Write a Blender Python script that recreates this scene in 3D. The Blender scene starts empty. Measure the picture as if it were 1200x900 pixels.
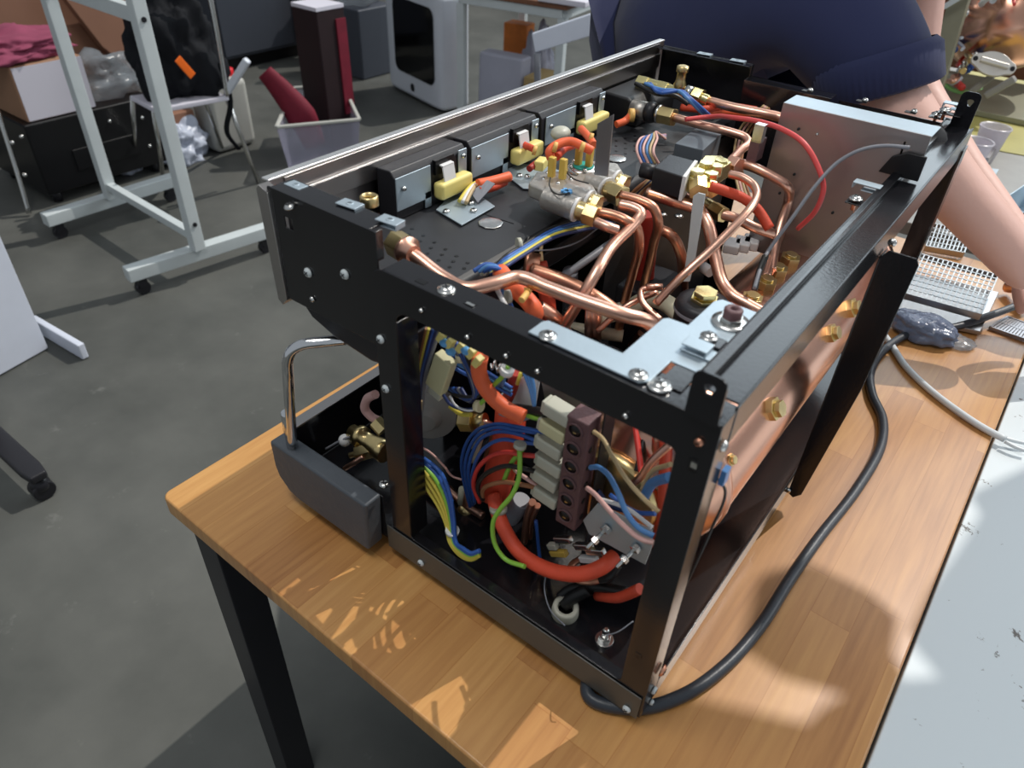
import bpy, bmesh, math, random
from mathutils import Vector, Matrix
R_ = random.Random(7)
PI = math.pi
scene = bpy.context.scene
COL = scene.collection

# ------------------------------------------------------------------ camera
F_PX = 855.88
CR = Matrix(((0.79141183, 0.61009665, 0.03807083),
             (-0.39959946, 0.46921574, 0.78750039),
             (0.46258791, -0.63845021, 0.61513718)))      # rows: right, up, backward
CP = Vector((.6998, -.2417, 1.4267))
cam_d = bpy.data.cameras.new('camera'); cam = bpy.data.objects.new('camera', cam_d); COL.objects.link(cam)
cam.matrix_world = Matrix.Translation(CP) @ CR.transposed().to_4x4()
cam_d.sensor_width = 36; cam_d.lens = F_PX / 1200 * 36; cam_d.clip_start = .02; cam_d.clip_end = 100
cam_d.dof.use_dof = True; cam_d.dof.focus_distance = .95; cam_d.dof.aperture_fstop = 7.0
scene.camera = cam

# ------------------------------------------------------------------ light
scene.view_settings.view_transform = 'Standard'; scene.view_settings.look = 'None'
scene.view_settings.exposure = 0.08; scene.view_settings.gamma = 1
scene.view_settings.use_curve_mapping = False
w = bpy.data.worlds.new('world'); scene.world = w; w.use_nodes = True
bg = w.node_tree.nodes['Background']; bg.inputs[0].default_value = (.68, .74, .80, 1); bg.inputs[1].default_value = .42

def area(name, loc, target, size, power, color=(1, 1, 1)):
    d = bpy.data.lights.new(name, 'AREA'); d.shape = 'RECTANGLE'; d.size, d.size_y = size; d.energy = power; d.color = color
    o = bpy.data.objects.new(name, d); COL.objects.link(o); o.location = loc
    o.rotation_euler = (Vector(target) - Vector(loc)).to_track_quat('-Z', 'Y').to_euler(); return o
area('window_light', (-.2, 6.4, 4.2), (.2, .8, 1.0), (4.2, 3.2), 130, (.80, .92, 1))
area('window_light', (3.4, 3.2, 2.9), (.5, .6, .8), (2.4, 1.6), 40, (.95, .98, 1))
area('ceiling_light', (.2, -.4, 3.3), (.4, .2, .8), (1.2, .5), 22, (1, .98, .95))
sd = bpy.data.lights.new('sun', 'SUN'); sd.energy = 2.3; sd.angle = .007; sd.color = (1, .95, .88)
sun = bpy.data.objects.new('sun', sd); COL.objects.link(sun)
sun.rotation_euler = Vector((-.25, -.75, -1)).to_track_quat('-Z', 'Y').to_euler()

# ------------------------------------------------------------------ helpers
def G(px, py, x=None, y=None, z=None):
    """point of the place seen at a photograph pixel, on the plane x=, y= or z="""
    d = CR.transposed() @ Vector(((px - 600) / F_PX, -(py - 450) / F_PX, -1))
    if z is not None: t = (z - CP.z) / d.z
    elif x is not None: t = (x - CP.x) / d.x
    else: t = (y - CP.y) / d.y
    return CP + d * t
def V(*a): return Vector(a)

M = {}
def mat(name, col, rough=.5, metal=0, noise=0, nscale=20, bump=0, bscale=60, trans=0, alpha=1, ior=1.45, coat=0, spec=None, emit=None):
    m = bpy.data.materials.new(name); m.use_nodes = True; nt = m.node_tree; b = nt.nodes['Principled BSDF']
    b.inputs['Base Color'].default_value = (*col, 1); b.inputs['Roughness'].default_value = rough
    b.inputs['Metallic'].default_value = metal; b.inputs['Transmission Weight'].default_value = trans
    b.inputs['IOR'].default_value = ior; b.inputs['Alpha'].default_value = alpha
    if spec is not None: b.inputs['Specular IOR Level'].default_value = spec
    if coat: b.inputs['Coat Weight'].default_value = coat
    tc = nt.nodes.new('ShaderNodeTexCoord')
    n = nt.nodes.new('ShaderNodeTexNoise'); n.inputs['Scale'].default_value = nscale; n.inputs['Detail'].default_value = 4
    nt.links.new(tc.outputs['Object'], n.inputs['Vector'])
    mix = nt.nodes.new('ShaderNodeMix'); mix.data_type = 'RGBA'
    k = noise if noise else .08
    mix.inputs['A'].default_value = (*[c * (1 - k) for c in col], 1); mix.inputs['B'].default_value = (*[min(1, c * (1 + k)) for c in col], 1)
    nt.links.new(n.outputs['Fac'], mix.inputs['Factor']); nt.links.new(mix.outputs['Result'], b.inputs['Base Color'])
    if bump:
        n2 = nt.nodes.new('ShaderNodeTexNoise'); n2.inputs['Scale'].default_value = bscale; n2.inputs['Detail'].default_value = 3
        nt.links.new(tc.outputs['Object'], n2.inputs['Vector'])
        bp = nt.nodes.new('ShaderNodeBump'); bp.inputs['Strength'].default_value = bump; bp.inputs['Distance'].default_value = .01
        nt.links.new(n2.outputs['Fac'], bp.inputs['Height']); nt.links.new(bp.outputs['Normal'], b.inputs['Normal'])
    M[name] = m; return m

mat('black_coat', (.008, .008, .010), .17, 0, spec=.6, bump=.02, bscale=300)
mat('black_matte', (.010, .010, .012), .5, spec=.4)
mat('black_satin', (.018, .018, .022), .42, spec=.45, bump=.04, bscale=400)
mat('deck_black', (.022, .023, .027), .48, noise=.3, nscale=30)
mat('steel_galv', (.40, .48, .54), .46, .6, noise=.08, nscale=40, bump=.015, bscale=200)
mat('sheet_steel', (.36, .34, .34), .36, .9, noise=.18, nscale=9)
mat('stainless', (.42, .40, .39), .30, 1, noise=.1, nscale=5)
mat('chrome', (.75, .76, .78), .09, 1)
mat('screw_steel', (.68, .68, .66), .25, 1, noise=.2, nscale=200)
mat('cast_steel', (.50, .47, .43), .42, .85, noise=.2, nscale=60, bump=.1, bscale=150)
mat('brass', (.72, .56, .27), .30, 1, noise=.25, nscale=80)
mat('brass_bright', (.78, .68, .33), .26, 1, noise=.15, nscale=80)
mat('copper', (.82, .47, .35), .34, 1, noise=.2, nscale=28, bump=.04, bscale=60)
mat('copper_dark', (.66, .32, .21), .36, 1, noise=.3, nscale=30)
mat('copper_sheet', (.76, .42, .30), .24, 1, noise=.15, nscale=6, bump=.08, bscale=7)
mat('sleeve_red', (.62, .07, .03), .55, noise=.15, nscale=80, bump=.1, bscale=500)
mat('sleeve_orange', (.80, .14, .05), .5, noise=.12, nscale=60)
mat('sleeve_dark_red', (.35, .03, .02), .5, noise=.2)
mat('wire_red', (.62, .05, .04), .4)
mat('wire_pinkred', (.70, .09, .09), .4)
mat('wire_blue', (.03, .10, .36), .38)
mat('wire_light_blue', (.08, .22, .48), .38)
mat('wire_navy', (.02, .035, .12), .4)
mat('wire_black', (.015, .015, .015), .4)
mat('wire_green', (.24, .50, .06), .4)
mat('wire_yellow', (.66, .54, .08), .4)
mat('wire_brown', (.30, .13, .06), .45)
mat('wire_tan', (.52, .38, .20), .45)
mat('wire_pink', (.68, .40, .36), .45)
mat('wire_grey', (.22, .23, .26), .45)
mat('wire_white', (.72, .72, .72), .45)
mat('nylon', (.46, .46, .38), .4, noise=.06)
mat('nylon_yellow', (.60, .57, .34), .42, noise=.06)
mat('ochre_plastic', (.62, .42, .08), .42, noise=.1)
mat('yellow_plastic', (.78, .66, .22), .45, noise=.08)
mat('tie_cream', (.74, .66, .42), .5)
mat('tie_ochre', (.80, .48, .14), .5)
mat('terminal_brown', (.125, .062, .066), .5, noise=.15, nscale=300, bump=.1, bscale=300)
mat('white_film', (.74, .77, .80), .35, noise=.05)
mat('grey_plastic', (.072, .082, .095), .5, noise=.12, nscale=50, bump=.08, bscale=120)
mat('grey_solenoid', (.09, .11, .13), .42, noise=.1)
mat('pump_grey', (.30, .29, .27), .45, noise=.12)
mat('teal_plastic', (.02, .38, .30), .4)
mat('blue_resin', (.12, .38, .72), .4)
mat('tube_clear', (.62, .60, .45), .35, noise=.08)
mat('white_paint', (.56, .61, .62), .45, noise=.1, nscale=12)
mat('white_plastic', (.66, .70, .77), .3, noise=.04)
mat('white_board', (.66, .70, .80), .4, noise=.04)
mat('white_card', (.68, .66, .74), .6, noise=.04, nscale=4)
mat('cardboard', (.36, .20, .12), .8, noise=.12, nscale=8)
mat('brown_card', (.30, .15, .095), .75, noise=.2, nscale=3)
mat('ochre_card', (.38, .27, .12), .8, noise=.12)
mat('pink_cloth', (.26, .05, .10), .85, noise=.3, nscale=14)
mat('maroon_cloth', (.17, .006, .022), .7, noise=.3, nscale=20)
mat('maroon_dark', (.014, .003, .005), .7, noise=.3, nscale=20)
mat('bag_black', (.010, .011, .014), .8, spec=.2, bump=.12, bscale=30)
mat('tag_orange', (.95, .16, .01), .5)
mat('machine_black', (.004, .004, .005), .35)
mat('slate_paint', (.055, .062, .08), .55, noise=.06)
mat('dark_plastic', (.012, .012, .016), .35)
mat('glass_black', (.002, .002, .003), .08)
mat('can_plastic', (.50, .50, .46), .45, noise=.06)
mat('red_cap', (.75, .02, .03), .4)
mat('bin_plastic', (.62, .62, .74), .12, trans=.55, ior=1.2, alpha=.62)
mat('sack_plastic', (.55, .60, .72), .35, noise=.15, nscale=20, bump=.5, bscale=18)
mat('clear_bag', (.40, .44, .48), .2, noise=.35, nscale=14, bump=.9, bscale=16, trans=.4, alpha=.55)
mat('blue_bag', (.16, .20, .30), .22, noise=.45, nscale=30, bump=.9, bscale=40, trans=.2)
mat('amber', (.70, .20, .03), .5, noise=.3, nscale=20)
mat('tan_paper', (.50, .32, .22), .7, noise=.25, nscale=14)
mat('paper_grey', (.42, .43, .52), .6, noise=.12, nscale=10, bump=.2, bscale=20)
mat('wood_brown', (.20, .085, .045), .5, noise=.3, nscale=12)
mat('cup_plastic', (.80, .76, .82), .25, trans=.35, alpha=.75, ior=1.3)
mat('tray_blue', (.60, .72, .80), .3, .35, noise=.06)
mat('white_tube', (.62, .66, .68), .35)
mat('cord_black', (.030, .036, .046), .38, bump=.04, bscale=300)
mat('skin', (.70, .43, .36), .5, noise=.05, nscale=14, bump=.05, bscale=90)
mat('trousers', (.02, .02, .03), .85)
mat('hair', (.02, .012, .008), .6, bump=.5, bscale=80)
mat('kick_steel', (.065, .064, .056), .36, 0, spec=.6)
mat('olive_steel', (.30, .30, .22), .4, .3, noise=.1)
mat('yellow_floor', (.42, .38, .12), .5, noise=.3, nscale=8)
mat('mesh_steel', (.42, .44, .45), .4, .8)
mat('edge_steel', (.80, .80, .80), .35, .9)
mat('grate_grey', (.30, .30, .32), .35, .7)
mat('silver_cast', (.74, .70, .64), .4, .6, noise=.1)
mat('green_earth', (.30, .65, .22), .4)

def nodes_of(name):
    m = bpy.data.materials.new(name); m.use_nodes = True; M[name] = m
    return m.node_tree, m.node_tree.nodes['Principled BSDF']
# butcher block
nt, b = nodes_of('butcher_block'); N = nt.nodes.new; L = nt.links.new
def MATH(nt, op, a, b_=None, c=None):
    n = nt.nodes.new('ShaderNodeMath'); n.operation = op
    for i, v in enumerate((a, b_, c)):
        if v is None: continue
        if isinstance(v, (int, float)): n.inputs[i].default_value = v
        else: nt.links.new(v, n.inputs[i])
    return n.outputs[0]
tc = N('ShaderNodeTexCoord'); sp = N('ShaderNodeSeparateXYZ'); L(tc.outputs['Object'], sp.inputs[0])
rowf = MATH(nt, 'DIVIDE', sp.outputs['X'], .043); row = MATH(nt, 'FLOOR', rowf)
wn = N('ShaderNodeTexWhiteNoise'); wn.noise_dimensions = '1D'; L(row, wn.inputs['W'])
yy = MATH(nt, 'ADD', MATH(nt, 'DIVIDE', sp.outputs['Y'], .42), MATH(nt, 'MULTIPLY', wn.outputs['Value'], 7.3))
cell = MATH(nt, 'FLOOR', yy)
cb = N('ShaderNodeCombineXYZ'); L(row, cb.inputs[0]); L(cell, cb.inputs[1])
wn2 = N('ShaderNodeTexWhiteNoise'); wn2.noise_dimensions = '3D'; L(cb.outputs[0], wn2.inputs['Vector'])
grain = N('ShaderNodeTexNoise'); grain.inputs['Scale'].default_value = 1; grain.inputs['Detail'].default_value = 6
mp = N('ShaderNodeVectorMath'); mp.operation = 'MULTIPLY'; mp.inputs[1].default_value = (150, 9, 9); L(tc.outputs['Object'], mp.inputs[0])
ad = N('ShaderNodeVectorMath'); ad.operation = 'ADD'; L(mp.outputs[0], ad.inputs[0])
sc_ = N('ShaderNodeVectorMath'); sc_.operation = 'SCALE'; sc_.inputs['Scale'].default_value = 13; L(wn2.outputs['Color'], sc_.inputs[0]); L(sc_.outputs[0], ad.inputs[1])
L(ad.outputs[0], grain.inputs['Vector'])
ramp = N('ShaderNodeValToRGB'); cr = ramp.color_ramp
cr.elements[0].color = (.33, .140, .042, 1); cr.elements[1].color = (.60, .325, .112, 1)
e = cr.elements.new(.35); e.color = (.44, .205, .064, 1); e = cr.elements.new(.7); e.color = (.52, .262, .084, 1)
fac = MATH(nt, 'ADD', MATH(nt, 'MULTIPLY', wn2.outputs['Value'], .62), MATH(nt, 'MULTIPLY', MATH(nt, 'SUBTRACT', grain.outputs['Fac'], .30), 1.0))
L(fac, ramp.inputs[0])
fr = MATH(nt, 'FRACT', rowf); d1 = MATH(nt, 'MINIMUM', fr, MATH(nt, 'SUBTRACT', 1, fr))
fy = MATH(nt, 'FRACT', yy); d2 = MATH(nt, 'MULTIPLY', MATH(nt, 'MINIMUM', fy, MATH(nt, 'SUBTRACT', 1, fy)), 8)
seam = MATH(nt, 'LESS_THAN', MATH(nt, 'MINIMUM', d1, d2), .012)
mx = N('ShaderNodeMix'); mx.data_type = 'RGBA'; mx.blend_type = 'MULTIPLY'; mx.inputs['B'].default_value = (.88, .80, .72, 1)
L(seam, mx.inputs['Factor']); L(ramp.outputs[0], mx.inputs['A']); L(mx.outputs['Result'], b.inputs['Base Color'])
b.inputs['Roughness'].default_value = .36; b.inputs['Coat Weight'].default_value = .25; b.inputs['Coat Roughness'].default_value = .25
bp = N('ShaderNodeBump'); bp.inputs['Strength'].default_value = .08; L(grain.outputs['Fac'], bp.inputs['Height']); L(bp.outputs['Normal'], b.inputs['Normal'])
# concrete
nt, b = nodes_of('concrete'); N = nt.nodes.new; L = nt.links.new
tc = N('ShaderNodeTexCoord')
n1 = N('ShaderNodeTexNoise'); n1.inputs['Scale'].default_value = 1.6; n1.inputs['Detail'].default_value = 8; n1.inputs['Roughness'].default_value = .62; L(tc.outputs['Object'], n1.inputs['Vector'])
rp = N('ShaderNodeValToRGB'); rp.color_ramp.elements[0].position = .3; rp.color_ramp.elements[1].position = .75
rp.color_ramp.elements[0].color = (.060, .063, .058, 1); rp.color_ramp.elements[1].color = (.140, .142, .130, 1); L(n1.outputs['Fac'], rp.inputs[0])
n2 = N('ShaderNodeTexNoise'); n2.inputs['Scale'].default_value = 9; n2.inputs['Detail'].default_value = 10; n2.inputs['Roughness'].default_value = .7; L(tc.outputs['Object'], n2.inputs['Vector'])
r2 = N('ShaderNodeValToRGB'); r2.color_ramp.elements[0].position = .62; r2.color_ramp.elements[1].position = .78
r2.color_ramp.elements[0].color = (0, 0, 0, 1); r2.color_ramp.elements[1].color = (.5, .5, .5, 1); L(n2.outputs['Fac'], r2.inputs[0])
mx = N('ShaderNodeMix'); mx.data_type = 'RGBA'; mx.inputs['B'].default_value = (.30, .30, .28, 1); L(r2.outputs[0], mx.inputs['Factor']); L(rp.outputs[0], mx.inputs['A'])
L(mx.outputs['Result'], b.inputs['Base Color']); b.inputs['Roughness'].default_value = .5; b.inputs['Specular IOR Level'].default_value = .35
# chipped white painted bench
nt, b = nodes_of('chipped_paint'); N = nt.nodes.new; L = nt.links.new
tc = N('ShaderNodeTexCoord'); n1 = N('ShaderNodeTexNoise'); n1.inputs['Scale'].default_value = 26; n1.inputs['Detail'].default_value = 6; n1.inputs['Roughness'].default_value = .75
L(tc.outputs['Object'], n1.inputs['Vector'])
rp = N('ShaderNodeValToRGB'); rp.color_ramp.elements[0].position = .64; rp.color_ramp.elements[1].position = .665
rp.color_ramp.elements[0].color = (.60, .66, .69, 1); rp.color_ramp.elements[1].color = (.13, .12, .11, 1); L(n1.outputs['Fac'], rp.inputs[0])
L(rp.outputs[0], b.inputs['Base Color']); b.inputs['Roughness'].default_value = .55
# ribbed knit
nt, b = nodes_of('knit'); N = nt.nodes.new; L = nt.links.new
b.inputs['Base Color'].default_value = (.017, .023, .078, 1); b.inputs['Roughness'].default_value = .9
b.inputs['Sheen Weight'].default_value = .08
tc = N('ShaderNodeTexCoord'); n1 = N('ShaderNodeTexNoise'); n1.inputs['Scale'].default_value = 7; L(tc.outputs['Object'], n1.inputs['Vector'])
bp = N('ShaderNodeBump'); bp.inputs['Strength'].default_value = .35; bp.inputs['Distance'].default_value = .02; L(n1.outputs['Fac'], bp.inputs['Height']); L(bp.outputs['Normal'], b.inputs['Normal'])

class MB:
    """collects shapes in world coordinates"""
    def __init__(s): s.v = []; s.f = []; s.sm = []
    def add(s, vs, fs, smooth=False):
        o = len(s.v); s.v += [Vector(v) for v in vs]; s.f += [[i + o for i in f] for f in fs]; s.sm += [smooth] * len(fs); return s
    def box(s, a, b, ax=None):
        x0, y0, z0 = a; x1, y1, z1 = b
        vs = [(x0, y0, z0), (x1, y0, z0), (x1, y1, z0), (x0, y1, z0), (x0, y0, z1), (x1, y0, z1), (x1, y1, z1), (x0, y1, z1)]
        return s.add(vs, [(0, 3, 2, 1), (4, 5, 6, 7), (0, 1, 5, 4), (1, 2, 6, 5), (2, 3, 7, 6), (3, 0, 4, 7)])
    def obox(s, c, ux, uy, uz, hx, hy, hz):
        ux, uy, uz = [Vector(u).normalized() for u in (ux, uy, uz)]; c = Vector(c)
        vs = [c + ux * hx * i + uy * hy * j + uz * hz * k for k in (-1, 1) for i, j in ((-1, -1), (1, -1), (1, 1), (-1, 1))]
        return s.add(vs, [(0, 3, 2, 1), (4, 5, 6, 7), (0, 1, 5, 4), (1, 2, 6, 5), (2, 3, 7, 6), (3, 0, 4, 7)])
    def bar(s, p, q, wd, ht, up=(0, 0, 1)):
        p, q = Vector(p), Vector(q); d = (q - p); side = d.cross(Vector(up))
        if side.length < 1e-6: side = d.cross(Vector((1, 0, 0)))
        u2 = side.cross(d)
        return s.obox((p + q) / 2, d, side, u2, d.length / 2, wd / 2, ht / 2)
    def cyl(s, p, q, r0, r1=None, n=16, smooth=True):
        p, q = Vector(p), Vector(q); r1 = r0 if r1 is None else r1; d = (q - p).normalized()
        a = d.orthogonal().normalized(); c = d.cross(a)
        vs = []
        for P, r in ((p, r0), (q, r1)):
            vs += [P + (a * math.cos(2 * PI * i / n) + c * math.sin(2 * PI * i / n)) * r for i in range(n)]
        s.add(vs, [(i, (i + 1) % n, n + (i + 1) % n, n + i) for i in range(n)], smooth)
        s.add(vs, [list(range(n))[::-1], list(range(n, 2 * n))])
        return s
    def hexn(s, p, q, r): return s.cyl(p, q, r, n=6, smooth=False)
    def lathe(s, p, axis, prof, n=20, cap=True):
        p = Vector(p); d = Vector(axis).normalized(); a = d.orthogonal().normalized(); c = d.cross(a); vs = []
        for h, r in prof: vs += [p + d * h + (a * math.cos(2 * PI * i / n) + c * math.sin(2 * PI * i / n)) * r for i in range(n)]
        fs = [(k * n + i, k * n + (i + 1) % n, (k + 1) * n + (i + 1) % n, (k + 1) * n + i) for k in range(len(prof) - 1) for i in range(n)]
        s.add(vs, fs, True)
        if cap:
            if prof[0][1] > 1e-5: s.add(vs[:n], [list(range(n))[::-1]])
            if prof[-1][1] > 1e-5: s.add(vs[-n:], [list(range(n))])
        return s
    def tube(s, pts, r, n=10, sub=6, rs=None, flat=1.0):
        P = [Vector(p) for p in pts]; out = []; rad = []
        if len(P) == 2: out = P[:]; rad = [r, r] if rs is None else list(rs)
        else:
            Q = [P[0] * 2 - P[1]] + P + [P[-1] * 2 - P[-2]]
            for i in range(1, len(Q) - 2):
                p0, p1, p2, p3 = Q[i - 1:i + 3]
                # centripetal-ish: tangents limited by neighbouring lengths
                l = (p2 - p1).length; l0 = max((p1 - p0).length, 1e-6); l2 = max((p3 - p2).length, 1e-6)
                m1 = ((p1 - p0) / l0 + (p2 - p1) / max(l, 1e-6)) * .5 * l; m2 = ((p2 - p1) / max(l, 1e-6) + (p3 - p2) / l2) * .5 * l
                for k in range(sub):
                    t = k / sub; t2, t3 = t * t, t * t * t
                    out.append(p1 * (2 * t3 - 3 * t2 + 1) + m1 * (t3 - 2 * t2 + t) + p2 * (-2 * t3 + 3 * t2) + m2 * (t3 - t2))
                    rad.append(r if rs is None else rs[i - 1] * (1 - t) + rs[i] * t)
            out.append(P[-1]); rad.append(r if rs is None else rs[-1])
        T = [(out[min(i + 1, len(out) - 1)] - out[max(i - 1, 0)]).normalized() for i in range(len(out))]
        a = T[0].orthogonal().normalized(); vs = []
        for p, t, rr in zip(out, T, rad):
            a = (a - t * a.dot(t)); a = a.normalized() if a.length > 1e-6 else t.orthogonal().normalized(); c = t.cross(a)
            vs += [p + a * math.cos(2 * PI * i / n) * rr + c * math.sin(2 * PI * i / n) * rr * flat for i in range(n)]
        m = len(out)
        s.add(vs, [(k * n + i, k * n + (i + 1) % n, (k + 1) * n + (i + 1) % n, (k + 1) * n + i) for k in range(m - 1) for i in range(n)], True)
        s.add(vs, [list(range(n))[::-1], list(range((m - 1) * n, m * n))]); return s
    def prism(s, poly, ext):
        P = [Vector(p) for p in poly]; e = Vector(ext); n = len(P)
        return s.add(P + [p + e for p in P], [list(range(n))[::-1], list(range(n, 2 * n))] + [(i, (i + 1) % n, n + (i + 1) % n, n + i) for i in range(n)])
    def ring(s, outer, inner, ext):
        n = len(outer); e = Vector(ext); P = [Vector(p) for p in outer] + [Vector(p) for p in inner]; Q = [p + e for p in P]; fs = []
        for i in range(n):
            j = (i + 1) % n
            fs += [(i, j, n + j, n + i), (2 * n + i, 3 * n + i, 3 * n + j, 2 * n + j), (i, 2 * n + i, 2 * n + j, j), (n + i, n + j, 3 * n + j, 3 * n + i)]
        return s.add(P + Q, fs)
    def sphere(s, c, r, sc=(1, 1, 1), n=16, m=10):
        c = Vector(c); vs = [c + Vector((math.sin(PI * j / m) * math.cos(2 * PI * i / n) * r * sc[0], math.sin(PI * j / m) * math.sin(2 * PI * i / n) * r * sc[1], math.cos(PI * j / m) * r * sc[2])) for j in range(m + 1) for i in range(n)]
        return s.add(vs, [(j * n + i, (j + 1) * n + i, (j + 1) * n + (i + 1) % n, j * n + (i + 1) % n) for j in range(m) for i in range(n)], True)
    def build(s, name, m, parent=None, bevel=0, seg=2, solid=0, subd=0):
        me = bpy.data.meshes.new(name)
        org = Vector((0, 0, 0))
        if parent is None:
            xs = [v.x for v in s.v]; ys = [v.y for v in s.v]; zs = [v.z for v in s.v]
            org = Vector(((min(xs) + max(xs)) / 2, (min(ys) + max(ys)) / 2, min(zs)))
        else:
            q = parent
            while q: org += q.location; q = q.parent
        me.from_pydata([v - org for v in s.v], [], s.f)
        for p, k in zip(me.polygons, s.sm): p.use_smooth = k
        bm = bmesh.new(); bm.from_mesh(me); bmesh.ops.remove_doubles(bm, verts=bm.verts, dist=1e-6); bmesh.ops.recalc_face_normals(bm, faces=bm.faces); bm.to_mesh(me); bm.free()
        o = bpy.data.objects.new(name, me); COL.objects.link(o); me.materials.append(M[m] if isinstance(m, str) else m)
        if parent: o.parent = parent
        else: o.location = org
        if bevel:
            mo = o.modifiers.new('bevel', 'BEVEL'); mo.width = bevel; mo.segments = seg; mo.limit_method = 'ANGLE'; mo.angle_limit = .6
            for p in me.polygons: p.use_smooth = True
            wn = o.modifiers.new('wn', 'WEIGHTED_NORMAL')
        if solid:
            mo = o.modifiers.new('solid', 'SOLIDIFY'); mo.thickness = solid; mo.offset = 0
        if subd:
            mo = o.modifiers.new('sub', 'SUBSURF'); mo.levels = subd; mo.render_levels = subd
        return o

def tag(o, label, cat, group=None, kind=None):
    if label: o['label'] = label
    if cat: o['category'] = cat
    if group: o['group'] = group
    if kind: o['kind'] = kind
    return o
def thing(name, label, cat, loc, group=None):
    o = bpy.data.objects.new(name, None); COL.objects.link(o); o.location = loc; o.empty_display_size = .05
    return tag(o, label, cat, group)
def rrect(x0, z0, x1, z1, rad, y, k=5):
    """rounded rectangle loop in an xz plane; rad = one radius or four (bl, br, tr, tl)"""
    if not isinstance(rad, (list, tuple)): rad = [rad] * 4
    cs = [(x0, z0, 1, 1, PI), (x1, z0, -1, 1, 1.5 * PI), (x1, z1, -1, -1, 0), (x0, z1, 1, -1, .5 * PI)]; out = []
    for (cx, cz, sx, sz, a0), r in zip(cs, rad):
        for i in range(k + 1):
            a = a0 + .5 * PI * i / k; out.append(Vector((cx + sx * r + math.cos(a) * r, y, cz + sz * r + math.sin(a) * r)))
    return out
def P(*pts):
    """mixed list: (px, py, z) pixel with a height"""
    return [G(a, b_, z=c) for a, b_, c in pts]
def PY(*pts): return [G(a, b_, y=c) for a, b_, c in pts]

# ================================================================== SETTING
fl = MB().add([(-9, -2.5, 0), (4, -2.5, 0), (4, 11, 0), (-9, 11, 0)], [(0, 1, 2, 3)]).build('floor', 'concrete'); fl['kind'] = 'structure'
wl = MB().box((-6.6, -2.5, 0), (-6.5, 11, 2.6)).build('wall_left', 'slate_paint'); wl['kind'] = 'structure'
SUN = Vector((.25, .75, 1))
slab_pts = [(783, 814), (946, 852), (967, 827), (1010, 806), (933, 785), (883, 750), (900, 672), (950, 664), (1017, 697), (1050, 727), (1045, 770), (1058, 793), (1100, 790), (1117, 777), (1078, 731), (1100, 683), (1137, 631), (1162, 591), (1150, 570), (1215, 540), (1300, 700), (1300, 1000), (700, 1000), (700, 840)]
slab_pts = [G(a, b_, z=.747) for a, b_ in slab_pts]; slab_pts = [p + SUN * (3.0 - .747) for p in slab_pts]
SHADE_SLAB = MB().prism(slab_pts, (0, 0, .03)).build('shade_slab', 'white_paint'); SHADE_SLAB['kind'] = 'structure'  # added out-of-view slab, outline shaped to cast the bench and table shadows
wb = MB().box((-6.5, 9.9, 0), (4, 10, 2.6)).build('wall_back', 'white_paint'); wb['kind'] = 'structure'

# ================================================================== WORKBENCH
TY = -.0101
tb = thing('workbench', 'butcher block topped workbench with black steel legs carrying the opened machine', 'table', (-.004, .004, 0))
tb.rotation_euler = (0, 0, TY)
def child(name, m, mat_, parent, **k):
    org = Vector((0, 0, 0)); q = parent
    return m.build(name, mat_, parent, **k)
def tp(x, y, z): return Vector((tb.location.x + x, tb.location.y + y, z))
TW, TL = .787, 1.40
poly = []
for cx, cy, a0 in ((.012, .012, PI), (TW - .012, .012, 1.5 * PI), (TW - .012, TL - .012, 0), (.012, TL - .012, .5 * PI)):
    for i in range(5):
        a = a0 + .5 * PI * i / 4; poly.append(tp(cx + math.cos(a) * .012, cy + math.sin(a) * .012, .722))
MB().prism(poly, (0, 0, .028)).build('tabletop', 'butcher_block', tb, bevel=.003)
for x, y in ((.012, .018), (TW - .062, .018), (.012, TL - .07), (TW - .062, TL - .07)):
    MB().box(tp(x, y, 0), tp(x + .05, y + .05, .722)).build('leg', 'black_satin', tb, bevel=.002)
ap = MB(); ap.box(tp(.062, .024, .672), tp(TW - .062, .05, .722)).build('apron', 'black_satin', tb, bevel=.002)
MB().box(tp(.062, TL - .06, .672), tp(TW - .062, TL - .034, .722)).build('apron', 'black_satin', tb, bevel=.002)
MB().box(tp(.018, .068, .672), tp(.044, TL - .07, .722)).build('apron', 'black_satin', tb, bevel=.002)
MB().box(tp(TW - .044, .068, .672), tp(TW - .018, TL - .07, .722)).build('apron', 'black_satin', tb, bevel=.002)

# adjoining painted bench
pb = thing('painted_bench', 'white painted bench with chipped top along the right of the wooden workbench', 'table', (-.004, .004, 0)); pb.rotation_euler = (0, 0, TY)
MB().box((.7865, -.5, .715), (1.65, 1.40, .744)).build('benchtop', 'chipped_paint', pb, bevel=.002)
for x, y in ((.83, -.46), (1.58, -.46), (.83, 1.32), (1.58, 1.32)):
    MB().box((x, y, 0), (x + .04, y + .04, .715)).build('leg', 'white_paint', pb, bevel=.002)

# ================================================================== ESPRESSO MACHINE
BX = Vector((.37, .5, .75))
EM = thing('espresso_machine', 'opened espresso machine in black frame with copper boiler on the wooden workbench', 'espresso machine', BX)
def mp_(name, mb, m, parent=None, **k): return mb.build(name, m, parent or EM, **k)
XL, XR, Y0, Y1 = .285, .603, .120, .882
ZB, ZT = .765, 1.127
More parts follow.
